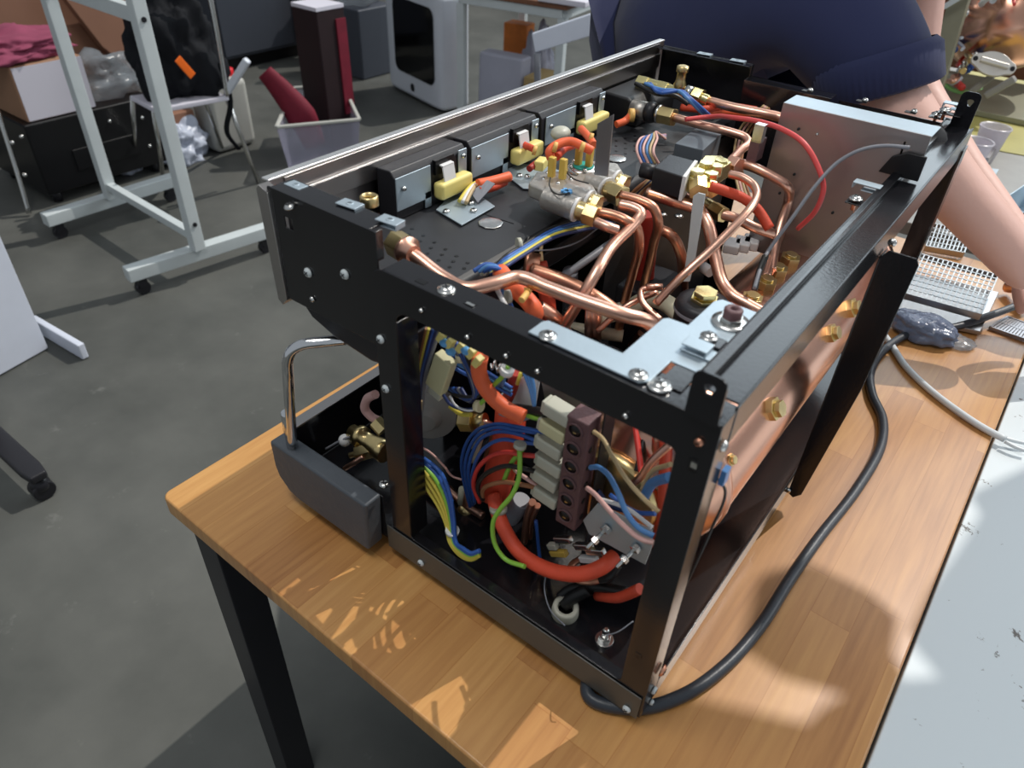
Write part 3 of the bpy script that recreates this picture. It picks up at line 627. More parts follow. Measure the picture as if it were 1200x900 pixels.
mp_('deck_seam', MB().bar(G(565, 250, z=1.0803), G(602, 262, z=1.0803), .0008, .0004), 'machine_black')
# harness from module one
for i, mm in enumerate(('wire_yellow', 'wire_white', 'wire_tan')):
    pipe(P((538 + i * 4, 236 + i, 1.088), (548 + i * 3, 222, 1.094), (558, 214 + i * 2, 1.094), (572, 213 + i * 3, 1.092)), .0022, mm, 'wire')
mp_('plate', MB().prism([G(551, 226, z=1.09), G(571, 212, z=1.10), G(580, 216, z=1.098), G(560, 238, z=1.086)], (0, 0, .001)), 'wire_grey')
pipe(P((560, 216, 1.096), (575, 213, 1.096), (597, 207, 1.096)), .0060, 'sleeve_orange', 'heat_sleeve')
pipe(P((562, 224, 1.091), (580, 219, 1.09), (592, 213, 1.09)), .0045, 'sleeve_red', 'heat_sleeve')
# stainless valve manifold on the deck edge
def ZP(px, py, z): return G(px, py, z=z)
mb_ = MB(); mb_.prism([ZP(618, 231, 1.098), ZP(660, 250, 1.098), ZP(700, 244, 1.098), ZP(690, 226, 1.098), ZP(655, 216, 1.098), ZP(628, 216, 1.098)], (0, 0, .016))
mb1 = mp_('valve_body', mb_, 'cast_steel', bevel=.003)
mb_ = MB(); mb_.prism([ZP(672, 222, 1.096), ZP(705, 240, 1.096), ZP(735, 226, 1.096), ZP(722, 205, 1.096), ZP(690, 202, 1.096)], (0, 0, .015))
mb2 = mp_('valve_body', mb_, 'cast_steel', bevel=.003)
def spout(p1, p2, r, m='cast_steel'):
    p, q = P(p1, p2); return mp_('valve_port', MB().cyl(p, q, r, n=20), m, bevel=.0008)
spout((640, 232, 1.108), (676, 245, 1.108), .0125); spout((664, 226, 1.112), (690, 237, 1.112), .0115)
spout((690, 213, 1.110), (712, 222, 1.110), .0115); spout((700, 205, 1.112), (722, 213, 1.112), .0105)
for a, b_ in (((674, 245, 1.108), (700, 254, 1.106)), ((688, 236, 1.112), (702, 242, 1.11)), ((710, 221, 1.110), (730, 231, 1.11)), ((720, 212, 1.112), (734, 218, 1.11))):
    p, q = P(a, b_); d = (q - p).normalized(); L_ = (q - p).length
    mp_('white_ring', MB().cyl(p, p + d * .003, .0128, n=18), 'wire_white'); mp_('compression_nut', MB().cyl(p + d * .003, p + d * L_ * .45, .0098, n=14).hexn(p + d * L_ * .45, q, .0118), 'brass', bevel=.0005)
for px, py, pr_ in ((652, 214, mb1), (683, 199, mb2)):
    c = G(px, py, z=1.108); hd = mp_('valve_head', MB().lathe(c - V(0, 0, .006), (0, 0, 1), [(0, .0185), (.008, .0185), (.010, .016), (.010, 0)], n=24), 'screw_steel')
    mp_('gasket', MB().lathe(c + V(0, 0, .0042), (0, 0, 1), [(0, .012), (.0015, .012), (.0015, 0)], n=20), 'teal_plastic', hd)
    for k in range(5):
        a = k * 1.25 + .4; s_ = c + V(math.cos(a) * .0155, math.sin(a) * .0155, .004); screw(s_, r=.0026)
    for k in (-1, 1):
        b0 = c + V(.006 * k, .002 * k, .004); m_ = MB(); m_.obox(b0 + V(0, 0, .012), (1, 0, 0), (0, 1, 0), (0, 0, 1), .0036, .0034, .012); mp_('spade_terminal', m_, 'ochre_plastic', bevel=.001)
c = G(664, 224, z=1.122); m_ = MB()
for k in range(5): a = k * 1.256; m_.bar(c, c + V(math.cos(a) * .006, math.sin(a) * .006, 0), .0035, .002)
mp_('paint_mark', m_, 'blue_resin')
pipe(P((645, 208, 1.122), (644, 218, 1.12), (655, 228, 1.122), (668, 226, 1.122)), .0008, 'wire_black', 'wire'); pipe(P((666, 188, 1.122), (664, 200, 1.12), (673, 210, 1.12), (690, 215, 1.12)), .0008, 'wire_black', 'wire')
mp_('upright_blade', MB().prism([G(696, 205, y=.40), G(700, 145, y=.40), G(719, 134, y=.40), G(712, 207, y=.40)], (.0, .0014, 0)), 'sheet_steel', bevel=.0003)
# orange sleeves over valves
for pts, r, mm in ((P((609, 152, 1.115), (606, 158, 1.11), (612, 168, 1.11), (626, 175, 1.112)), .0042, 'sleeve_red'),
                   (P((646, 186, 1.128), (644, 178, 1.135), (652, 170, 1.14), (668, 166, 1.142), (684, 172, 1.14), (694, 177, 1.136)), .0050, 'sleeve_orange'),
                   (P((652, 184, 1.13), (662, 174, 1.13), (672, 170, 1.13)), .0045, 'sleeve_red'),
                   (P((681, 151, 1.12), (690, 161, 1.12), (696, 170, 1.12)), .0048, 'sleeve_orange'),
                   (P((620, 198, 1.098), (628, 192, 1.10), (636, 187, 1.102)), .0040, 'sleeve_dark_red')):
    mp_('heat_sleeve', MB().tube(pts, r, n=10), mm)
for px, py, z in ((628, 176, 1.116), (652, 172, 1.142), (684, 172, 1.144), (694, 161, 1.124)):
    c = G(px, py, z=z); mp_('cable_tie', MB().lathe(c - V(.003, .002, 0), (.8, .5, -.2), [(0, .0056), (.0045, .0056)], n=10), 'tie_ochre')
m_ = MB(); c = G(615, 146, z=1.12); m_.obox(c, (1, 0, 0), (0, 1, 0), (.1, .2, 1), .003, .006, .010); m_.obox(c + V(.007, .006, -.002), (1, 0, 0), (0, 1, 0), (0, 0, 1), .005, .003, .006); mp_('spade_terminal', m_, 'yellow_plastic', bevel=.001)
mp_('wire_connector', MB().sphere(G(600, 165, z=1.10), .006, (1, 1.2, .5)), 'teal_plastic')
mp_('white_cap', MB().sphere(G(657, 156, z=1.115), .012, (1, 1.2, .7)), 'nylon')
mp_('plug', MB().obox(G(634, 192, z=1.10), (1, .3, 0), (-.3, 1, 0), (0, 0, 1), .006, .010, .006), 'yellow_plastic', bevel=.002)
# far end brass work and black cover
mp_('gauge_cover', MB().prism([V(.152, .70, 1.0805), V(.212, .70, 1.0805), V(.212, .70, 1.105), V(.195, .70, 1.118), V(.152, .70, 1.120)], (0, .115, 0)), 'black_matte', bevel=.004)
def brassrun(pts, r0=.010):
    for i in range(len(pts) - 1):
        p, q = P(pts[i], pts[i + 1]); m_ = MB(); (m_.hexn if i % 2 == 0 else m_.cyl)(p, q, r0 * (1, .8, .95, .75)[i % 4]); mp_('brass_fitting', m_, 'brass_bright', bevel=.0006)
brassrun([(748, 96, 1.125), (760, 99, 1.125), (772, 102, 1.125), (783, 105, 1.125), (798, 110, 1.125)], .0105)
p = G(796, 104, z=1.13); mp_('brass_fitting', MB().lathe(p, (0, 0, 1), [(0, .008), (.006, .009), (.012, .0065), (.022, .0065), (.023, .0085), (.030, .0085), (.031, .006)], n=14), 'brass')
p, q = P((804, 108, 1.122), (830, 118, 1.118)); d = (q - p).normalized()
mp_('union_nut', MB().cyl(p, p + d * .010, .010, n=16), 'screw_steel'); mp_('compression_nut', MB().hexn(p + d * .012, p + d * .026, .0125).cyl(p + d * .026, q, .0075), 'brass_bright', bevel=.0005)
p, q = P((742, 127, 1.105), (790, 138, 1.108)); d = (q - p).normalized(); L_ = (q - p).length
mp_('valve_port', MB().cyl(p, p + d * L_ * .35, .0125, n=18), 'cast_steel'); mp_('valve_port', MB().lathe(p + d * L_ * .38, d, [(0, .014), (.006, .0145), (.012, .012)], n=18), 'black_satin')
mp_('compression_nut', MB().cyl(p + d * L_ * .62, p + d * L_ * .68, .0125, n=18), 'screw_steel'); mp_('compression_nut', MB().hexn(p + d * L_ * .68, q, .0125), 'brass', bevel=.0006)
pipe(P((722, 146, 1.095), (732, 142, 1.098), (740, 134, 1.102)), .0050, 'sleeve_orange', 'heat_sleeve'); mp_('cable_tie', MB().lathe(G(737, 135, z=1.104), (.7, .6, 0), [(0, .009), (.007, .009)], n=10), 'tie_ochre')
for i in range(3): pipe(P((756 + i * 3, 98, 1.135), (775, 105 + i * 2, 1.138), (795 + i * 2, 107, 1.14), (806 + i * 2, 116, 1.135), (820 + i * 3, 130, 1.12), (828 + i * 3, 138, 1.10)), .0024, 'wire_blue' if i else 'wire_light_blue', 'wire')
pipe(P((745, 98, 1.132), (770, 110, 1.13), (790, 112, 1.13), (806, 122, 1.12)), .003, 'wire_black', 'wire')
# wires looping by the relay
for i, mm in enumerate(('wire_pink', 'wire_blue', 'wire_pink', 'wire_light_blue', 'wire_tan', 'wire_pink')):
    pipe(P((752 + i * 4, 192, 1.10), (746 + i * 4, 175 + i, 1.112), (750 + i * 4, 163, 1.118), (762 + i * 1.5, 160 - i, 1.112), (780, 158 + i, 1.10)), .0016, mm, 'wire')
# relay and solenoid
c = G(815, 168, z=1.095)
rb = mp_('relay_housing', MB().prism([G(791, 168, z=1.10), G(815, 150, z=1.10), G(846, 156, z=1.10), G(824, 176, z=1.10)], (0, 0, -.03)), 'grey_solenoid', bevel=.001)
sb = MB(); a, b2, c2, d2 = G(766, 196, z=1.122), G(784, 180, z=1.122), G(814, 188, z=1.122), G(800, 207, z=1.122)
sb.prism([a, d2, c2, b2], (0, 0, -.026)); so = mp_('solenoid_coil', sb, 'black_satin', bevel=.0018)
m_ = MB(); n_ = (d2 - c2).normalized(); 
mp_('white_band', MB().prism([d2 + V(0, 0, .0005), c2 + V(0, 0, .0005), c2 + (c2 - b2).normalized() * .004 + V(0, 0, .0005), d2 + (c2 - b2).normalized() * .004 + V(0, 0, .0005)], (0, 0, -.028)), 'wire_white', so)
mp_('cable_gland', MB().cyl(G(752, 199, z=1.106), G(768, 203, z=1.106), .0088, n=16), 'black_satin')
# brass valve block
blk = MB(); blk.prism([ZP(806, 206, 1.118), ZP(822, 213, 1.118), ZP(858, 190, 1.118), ZP(845, 182, 1.118), ZP(826, 182, 1.118)], (0, 0, -.018)); bb = mp_('brass_block', blk, 'brass_bright', bevel=.0012)
for px, py, z in ((828, 190, 1.124), (840, 193, 1.122), (818, 199, 1.124), (834, 202, 1.120), (846, 187, 1.12)):
    c = G(px, py, z=z); mp_('hex_nut', MB().hexn(c - V(0, 0, .012), c, .0085), 'brass_bright', bb, bevel=.0005)
p = G(818, 212, z=1.112); mp_('hex_nut', MB().hexn(p, p + V(.010, -.016, -.006), .0115), 'brass', bb, bevel=.0006); p = G(833, 217, z=1.108); mp_('hex_nut', MB().hexn(p, p + V(.006, -.010, -.004), .0085), 'brass', bb, bevel=.0006)
p = G(855, 191, z=1.11); mp_('hex_nut', MB().hexn(p, p + V(.014, -.004, 0), .0105), 'copper', bb, bevel=.0006)
p, q = P((827, 240, 1.07), (844, 250, 1.07)); d = (q - p).normalized(); mp_('white_ring', MB().cyl(p - d * .004, p, .0095), 'wire_white'); mp_('compression_nut', MB().cyl(p, p + d * .012, .0085).hexn(p + d * .012, q + d * .006, .0098), 'brass', bevel=.0005)
# white brackets
for pts, z in (([(812, 230), (818, 226), (826, 228), (815, 300), (808, 330), (800, 330), (806, 290)], 1.05),):
    mp_('bracket', MB().prism([G(a, b_, y=.47) for a, b_ in pts], (0, .002, 0)), 'white_paint', bevel=.0004)
mp_('sensor_plug', MB().cyl(G(818, 309, z=.99), G(824, 313, z=.99), .0055, n=12), 'ochre_plastic'); mp_('sensor_plug', MB().cyl(G(824, 313, z=.99), G(833, 319, z=.99), .007, n=12), 'wire_white')
for px, py in ((858, 288), (870, 286), (880, 284)): mp_('connector', MB().obox(G(px, py, z=1.0), (1, .3, 0), (-.3, 1, 0), (0, 0, 1), .010, .014, .006), 'wire_white', bevel=.002)
for k in range(5): mp_('connector', MB().obox(G(960 + k * 3, 290 - k * 4, z=.995), (1, 0, 0), (0, 1, 0), (0, 0, 1), .010, .004, .006), 'nylon_yellow', bevel=.001)
mp_('motor', MB().box((.30, .30, .79), (.40, .40, .94)), 'black_satin', bevel=.004)
mp_('relay_housing', MB().box((.34, .46, .85), (.40, .54, .98)), 'black_satin', bevel=.003)
mp_('inner_wall', MB().box((.300, .50, .775), (.302, .86, 1.06)), 'black_matte')
for px, py, z in ((640, 372, .93), (665, 365, .93), (776, 252, 1.03), (795, 254, 1.03), (738, 380, .9)): screw(G(px, py, z=z), r=.006)
pipe(P((650, 330, 1.02), (680, 310, 1.03), (720, 282, 1.04)), .0045, 'wire_grey', 'wire')
# harness along the deck edge
for i, mm in enumerate(('wire_black', 'wire_blue', 'wire_light_blue', 'wire_yellow', 'wire_navy')):
    pipe(P((575, 318 + i, 1.072), (590, 302 + i * 3, 1.084 + .001 * i), (612, 288 + i * 3, 1.086), (650, 266 + i * 3, 1.084), (690, 256 + i * 3, 1.076), (720, 262, 1.05)), .0019, mm, 'wire')
for i, mm in enumerate(('wire_blue', 'wire_light_blue', 'wire_blue')):
    pipe(P((555 + i * 6, 318, 1.09), (570 + i * 3, 310 + i * 2, 1.096), (584 + i * 3, 314 + i * 2, 1.094), (590 + i * 2, 326 + i, 1.085), (586 + i * 4, 342, 1.07), (596 + i * 2, 362, 1.04)), .0022, mm, 'wire')
pipe(P((582, 338, 1.098), (588, 350, 1.094), (596, 364, 1.086)), .0022, 'wire_white', 'wire')
for px, py in ((606, 286), (563, 316), (593, 348)): mp_('cable_tie', MB().lathe(G(px, py, z=1.088), (.5, .8, 0), [(0, .0062), (.004, .0062)], n=12), 'nylon')
pipe(P((635, 306, 1.05), (634, 292, 1.06), (637, 278, 1.07)), .002, 'wire_tan', 'wire')
pipe(P((622, 294, 1.06), (650, 292, 1.06), (680, 282, 1.06), (705, 264, 1.08)), .0009, 'wire_grey', 'wire')
pipe(P((618, 294, 1.06), (624, 306, 1.04)), .002, 'wire_green', 'wire')
for i in range(5): pipe(P((735 + i * 3, 232 + i, 1.06), (750 + i * 2, 218, 1.08), (764 + i * 2, 208 + i, 1.09)), .0022, ('wire_brown', 'wire_tan', 'wire_navy', 'wire_tan', 'wire_brown')[i], 'wire')

# ---- inside, seen through the near opening
def wy(mm, r, *pts, name='wire'): return mp_(name, MB().tube([Vector((p.x, p.y, max(p.z, .774 + r))) for p in PY(*pts)], r, n=8, sub=8), mm)
Yt = .178
tbk = MB(); xa, xb = .4555, .4785; z0_, z1_ = .883, 1.019
tbk.box((xa, Yt, z0_), (xb, Yt + .022, z1_)); TBK = mp_('terminal_block', tbk, 'terminal_brown', bevel=.0015)
for k in range(6):
    zc = z1_ - .0125 - k * (z1_ - z0_ - .005) / 6; xc = (xa + xb) / 2 - .001
    mp_('screw_well', MB().lathe((xc, Yt - .0004, zc), (0, -1, 0), [(0, .0084), (.0012, .0080), (.0012, .0066), (0, .0064)], n=18, cap=False), 'terminal_brown', TBK)
    mp_('terminal_screw', MB().lathe((xc, Yt - .0002, zc), (0, -1, 0), [(0, .0065), (.0004, .0065), (.0004, 0)], n=16), 'machine_black', TBK)
    mp_('brass_insert', MB().box((xc - .002, Yt - .0009, zc - .0030), (xc + .0012, Yt - .0005, zc - .0020)), 'brass', TBK)
    mp_('side_port', MB().lathe((xb + .0002, Yt + .009, zc), (1, 0, 0), [(0, .0034), (.0004, .0034), (.0004, 0)], n=12), 'machine_black', TBK)
mp_('terminal_bracket', MB().box((.484, Yt + .014, .86), (.4855, Yt + .034, 1.045)), 'black_matte')
for k in range(6):
    zc = z1_ - .010 - k * (z1_ - z0_ - .006) / 6; off = (.002, -.001, -.003, -.001, -.004, -.002)[k]
    m_ = MB(); m_.obox(V(xa - .0135 + off, Yt + .008, zc + .002), (1, 0, -.10), (0, 1, 0), (.10, 0, 1), .0140, .0085, .0070)
    cn = mp_('spade_connector', m_, 'nylon_yellow' if k == 1 else 'nylon', bevel=.0022)
    mp_('connector_lip', MB().obox(V(xa - .026 + off, Yt + .008, zc + .003), (1, 0, -.10), (0, 1, 0), (.10, 0, 1), .004, .0068, .0066), 'nylon', cn, bevel=.001)
XW = xa - .029
def zk(k): return z1_ - .010 - k * (z1_ - z0_ - .006) / 6 + .004
def loop(mm, r, k, pts, dy=0): 
    return mp_('wire', MB().tube([V(XW + .004, Yt + .008 + dy, zk(k) + dy * .2)] + PY(*pts), r, n=8, sub=8), mm)
loop('wire_blue', .0020, 1.6, [(605, 500, .185), (580, 497, .19), (557, 506, .192), (545, 523, .192), (541, 545, .192), (546, 575, .195), (551, 594, .20)])
loop('wire_blue', .0020, 1.8, [(605, 504, .182), (582, 501, .186), (560, 510, .188), (549, 528, .188), (545, 550, .188), (550, 578, .192), (554, 592, .20)], .003)
loop('wire_blue', .0020, 2.1, [(608, 509, .180), (585, 506, .183), (565, 513, .184), (554, 530, .185), (549, 552, .185), (553, 578, .19), (556, 590, .20)], -.003)
loop('wire_blue', .0020, 2.3, [(610, 518, .176), (590, 515, .176), (569, 524, .178), (558, 540, .180), (553, 562, .184), (556, 588, .19)])
loop('wire_red', .0024, 3.0, [(612, 533, .174), (594, 530, .174), (573, 536, .176), (559, 551, .176), (555, 570, .178), (562, 589, .182)])
loop('wire_black', .0026, 4.0, [(612, 549, .172), (596, 546, .172), (577, 551, .172), (563, 562, .174), (560, 574, .176), (566, 585, .182)])
loop('wire_brown', .0024, 5.0, [(612, 568, .172), (592, 565, .172), (575, 568, .172), (566, 574, .176), (566, 586, .184)])
loop('wire_pink', .0022, 5.0, [(616, 560, .178), (606, 553, .18), (600, 545, .19)])
loop('wire_green', .0026, .9, [(622, 488, .185), (612, 482, .20)]); loop('wire_black', .0045, .5, [(618, 480, .19), (605, 478, .20)])
wy('wire_green', .0025, (612, 526, .175), (598, 545, .176), (590, 565, .176)); wy('wire_green', .0025, (609, 526, .170), (608, 560, .166), (600, 580, .160), (586, 597, .155), (578, 612, .152), (581, 640, .15), (592, 655, .15), (615, 664, .15))
mp_('cable_tie', MB().lathe(G(609, 524, y=.170), (0, .2, 1), [(0, .0062), (.004, .0062)], n=12), 'nylon')
wy('copper_dark', .0042, (624, 588, .20), (618, 606, .205), (614, 640, .21)); wy('copper_dark', .0036, (630, 592, .205), (622, 612, .21), (619, 650, .22))
wy('wire_blue', .002, (628, 610, .20), (631, 640, .20), (633, 660, .20))
wy('wire_light_blue', .0024, (692, 548, .172), (702, 548, .165), (714, 558, .158), (724, 577, .150), (736, 604, .142), (750, 620, .140), (766, 628, .142))
wy('wire_tan', .0019, (696, 506, .172), (706, 514, .165), (718, 535, .155), (733, 560, .145), (755, 585, .138), (772, 600, .138))
wy('wire_pink', .0023, (688, 572, .172), (698, 580, .165), (712, 596, .155), (730, 615, .145), (752, 632, .140), (766, 636, .142))
wy('wire_light_blue', .0045, (755, 582, .20), (765, 566, .19), (785, 559, .18)); wy('wire_tan', .0022, (752, 574, .20), (765, 552, .19), (786, 544, .18))
wy('wire_red', .0028, (744, 495, .24), (748, 525, .225), (752, 556, .21)); wy('wire_black', .0026, (757, 505, .24), (751, 530, .225), (746, 552, .215)); wy('wire_white', .002, (700, 584, .185), (735, 596, .180), (764, 618, .175)); wy('wire_blue', .0022, (715, 580, .19), (745, 600, .185), (768, 602, .185)); wy('wire_navy', .003, (700, 575, .20), (712, 590, .20), (740, 600, .20))
wy('copper_dark', .0062, (772, 508, .235), (770, 560, .235), (767, 620, .235)); wy('sleeve_red', .0052, (780, 512, .225), (777, 580, .225), (770, 640, .225), name='heat_sleeve'); wy('copper', .0036, (786, 520, .21), (764, 540, .205), (750, 560, .205), (742, 566, .21))
# galvanised base bracket with studs
gb = MB(); gb.prism([G(683, 610, y=.186), G(700, 590, y=.186), G(764, 622, y=.186), G(764, 640, y=.186), G(756, 662, y=.186), G(690, 626, y=.186)], (0, .0016, 0)); mp_('base_bracket', gb, 'steel_galv', bevel=.0004)
for px, py in ((712, 618), (747, 640)):
    c = G(px, py, y=.186); mp_('stud', MB().cyl(c, c + V(-.006, -.024, -.012), .0022, n=8), 'screw_steel'); mp_('hex_nut', MB().hexn(c, c + V(-.001, -.005, -.002), .0050).hexn(c + V(-.0035, -.013, -.0065), c + V(-.0045, -.017, -.0085), .0042), 'screw_steel')
# terminals of the heating element
for px, py, mm in ((660, 632, 'screw_steel'), (684, 640, 'screw_steel'), (698, 646, 'screw_steel'), (690, 655, 'wire_white'), (648, 640, 'nylon'), (655, 648, 'ochre_plastic')):
    c = G(px, py, y=.195); mp_('spade_terminal', MB().obox(c, (1, 0, .7), (0, 1, 0), (-.7, 0, 1), .011 if mm != 'nylon' else .006, .0035, .0035), mm, bevel=.001)
    mp_('wire', MB().tube([c, c + V(-.008, .004, -.012), c + V(-.016, .010, -.020)], .0020, n=8), ('wire_black', 'wire_blue')[px % 2])
mp_('element_flange', MB().lathe(V(.505, .235, .800), (-.05, -.1, 1), [(0, .040), (.006, .040), (.008, .034), (.010, .024), (.012, 0)], n=28), 'black_satin')
mp_('copper_ring', MB().tube([G(690 + 22 * math.cos(a), 668 + 14 * math.sin(a), z=.822) for a in [i * PI / 6 for i in range(13)]], .0035), 'copper_dark')
c = G(738, 680, z=.80); mp_('lock_plate', MB().lathe(c, (0, 0, 1), [(0, .0155), (.0015, .0155), (.002, .010), (.006, .006), (.006, 0)], n=7), 'steel_galv', bevel=.0004)
# heavy red hose
mp_('heat_sleeve', MB().tube(PY((578, 580, .19), (583, 600, .18), (592, 622, .172), (607, 645, .166), (628, 661, .163), (655, 671, .163), (685, 672, .168), (706, 664, .178), (720, 652, .195)), .0078, n=14, sub=8), 'sleeve_red')
mp_('cable_tie', MB().lathe(G(584, 596, y=.181), (.2, -.2, -1), [(-.002, .0095), (.003, .0095)], n=16), 'nylon')
mp_('heat_sleeve', MB().tube(PY((700, 698, .19), (725, 700, .185), (750, 690, .185)), .0055, n=12), 'sleeve_red')
wy('wire_black', .0042, (700, 680, .19), (715, 676, .19), (725, 662, .20)); wy('wire_black', .005, (655, 700, .17), (668, 690, .18), (700, 688, .19), (735, 694, .19))
wy('wire_grey', .0007, (643, 660, .17), (638, 690, .16), (645, 715, .145), (662, 733, .135)); wy('wire_grey', .0006, (706, 745, .14), (725, 740, .14), (742, 728, .15))
# big red sleeve rising
mp_('heat_sleeve', MB().tube(PY((600, 470, .235), (596, 510, .22), (588, 545, .212), (578, 580, .205)), .017, n=16), 'sleeve_red')
wy('copper_dark', .005, (583, 500, .215), (577, 520, .212), (570, 540, .21))
mp_('heat_sleeve', MB().tube(PY((563, 418, .16), (561, 432, .16), (565, 448, .162), (576, 464, .165), (592, 478, .168), (614, 489, .172)), .0073, n=14, sub=8), 'sleeve_orange')
mp_('foil_sleeve', MB().prism([G(585, 463, y=.21), G(613, 441, y=.21), G(632, 440, y=.21), G(626, 476, y=.21), G(618, 486, y=.21)], (0, .004, 0)), 'white_film', bevel=.001)
mp_('foil_sleeve', MB().prism([G(583, 474, y=.19), G(600, 478, y=.19), G(620, 492, y=.19), G(610, 496, y=.19), G(584, 487, y=.19)], (0, .003, 0)), 'wire_grey', bevel=.001)
for i in range(3): wy('wire_light_blue', .0018, (614 + i * 4, 436, .19), (622 + i * 2, 458, .188), (626, 476, .185))
# grommet and stud on pan
c = G(662, 717, z=.775); mp_('grommet', MB().lathe(c, (.1, -.15, 1), [(0, .0145), (.012, .0135), (.0135, .012), (.0135, .0085), (.002, .008)], n=26, cap=False), 'nylon')
wy('wire_black', .0072, (660, 716, .168), (672, 700, .175), (690, 690, .185))
c = G(708, 750, z=.773); mp_('hex_nut', MB().lathe(c, (0, 0, 1), [(0, .0095), (.002, .0095)], n=20).hexn(c + V(0, 0, .002), c + V(0, 0, .008), .0068), 'screw_steel', bevel=.0004); mp_('stud', MB().lathe(c, (0, 0, 1), [(.008, .0038), (.017, .0038), (.019, .002)], n=10), 'screw_steel')
# connectors and harness upper left of the bay
c = G(517, 437, y=.165); cn = mp_('clear_connector', MB().obox(c, (.33, 0, 1), (0, 1, 0), (1, 0, -.33), .0225, .0055, .0105), 'nylon_yellow', bevel=.0014)
mp_('connector_lip', MB().obox(c + V(-.0060, 0, -.025), (.33, 0, 1), (0, 1, 0), (1, 0, -.33), .006, .0045, .0078), 'nylon', cn, bevel=.001)
wy('wire_navy', .0018, (519, 462, .165), (528, 474, .166), (545, 480, .168), (560, 478, .17)); wy('wire_white', .0012, (527, 464, .165), (534, 475, .166), (548, 481, .167), (560, 479, .17)); wy('wire_yellow', .0024, (527, 476, .18), (540, 485, .18), (552, 486, .18)); wy('wire_green', .0022, (558, 477, .17), (568, 468, .17), (578, 452, .17), (590, 440, .17), (596, 428, .17))
mp_('cable_tie', MB().lathe(G(561, 476, y=.169), (1, 0, .2), [(-.003, .0058), (.003, .0058)], n=10), 'tie_cream'); mp_('cable_tie', MB().lathe(G(594, 434, y=.17), (.3, 0, 1), [(-.003, .0066), (.003, .0066)], n=10), 'wire_white'); mp_('cable_tie', MB().lathe(G(542, 418, y=.17), (1, 0, .4), [(-.003, .0066), (.003, .0066)], n=10), 'tie_cream')
for i in range(7):
    wy(('wire_navy', 'wire_grey', 'wire_navy', 'wire_blue', 'wire_navy', 'wire_blue', 'wire_black')[i], .0022, (523 + i * 3, 392 + i, .165 + .002 * i), (535 + i * 2, 412 + i, .166), (546 + i, 430, .168), (552 + i * 2, 446, .17), (556 + i, 462, .172), (550 - i * 2, 470 - i, .176), (540 - i * 3, 455, .18))
for i in range(3): wy('wire_light_blue' if i == 1 else 'wire_blue', .0019, (524, 414 + i * 6, .175), (545, 424 + i * 7, .18), (572, 437 + i * 6, .185), (600, 455 + i * 4, .19))
for i in range(2): wy('wire_light_blue', .0021, (588 - i * 4, 452, .18), (592 - i * 3, 440, .178), (602 - i * 3, 426, .176))
for i, (mm, dx) in enumerate((('wire_yellow', 0), ('wire_navy', 4), ('wire_navy', 9), ('wire_brown', -3), ('wire_grey', 13), ('wire_blue', 6))):
    wy(mm, .0019, (503 + dx, 385, .158), (497 + dx * .8, 410, .162), (491 + dx * .6, 440, .165), (489 + dx * .5, 470, .17), (487 + dx * .4, 500, .175), (488 + dx * .3, 522, .18))
wy('wire_pink', .0013, (487, 520, .175), (505, 531, .175), (520, 546, .175), (530, 558, .18), (541, 562, .185)); wy('wire_tan', .002, (493, 470, .155), (490, 500, .156), (488, 520, .16))
# yellow faston row under the top beam
for i, (px, py) in enumerate(((518, 394), (541, 406), (553, 413), (560, 423), (528, 402))): mp_('spade_terminal', MB().obox(G(px, py, y=.152), (1, 0, -.5), (0, 1, 0), (.5, 0, 1), .0032, .004, .0056), 'yellow_plastic', bevel=.001)
for px, py in ((521, 402), (528, 412), (546, 411)): mp_('wire_connector', MB().sphere(G(px, py, y=.150), .0040, (1.3, 1, 1)), 'blue_resin')
mp_('coil_spring', MB().tube([G(575 + i * 1.6, 426 + i * .9 + 6 * math.sin(i * 1.6), y=.175 + .003 * math.cos(i * 1.6)) for i in range(16)], .0011, n=6, sub=3), 'screw_steel')
wy('sleeve_dark_red', .006, (604, 436, .20), (600, 455, .20), (592, 472, .20)); wy('wire_yellow', .002, (611, 436, .19), (606, 450, .19))
mp_('back_wall', MB().box((.395, .252, .93), (.470, .2535, 1.010)), 'sheet_steel')
mp_('terminal_bracket', MB().prism([G(a, b_, y=.206) for a, b_ in ((632, 436), (692, 468), (704, 480), (668, 489), (640, 476))], (0, .0016, 0)), 'sheet_steel', bevel=.0003)
# rotary pump / flow meter
c = G(505, 470, y=.235); mp_('pump_housing', MB().lathe(c, (.35, -.55, 0), [(0, .027), (.012, .030), (.022, .030), (.024, .034), (.028, .034), (.030, .018), (.040, .012), (.040, 0)], n=30), 'pump_grey', bevel=.0008)
p = G(541, 492, y=.20); mp_('brass_fitting', MB().hexn(p, p + V(.014, .004, .004), .0125), 'brass', bevel=.0006); mp_('union_nut', MB().cyl(p + V(.013, .004, .004), p + V(.026, .008, .010), .007), 'brass')
wy('tube_clear', .0045, (566, 502, .20), (560, 520, .20), (555, 540, .20)); wy('nylon_yellow', .0034, (570, 500, .21), (554, 524, .21)); wy('copper', .004, (558, 500, .205), (566, 494, .205), (578, 500, .21))
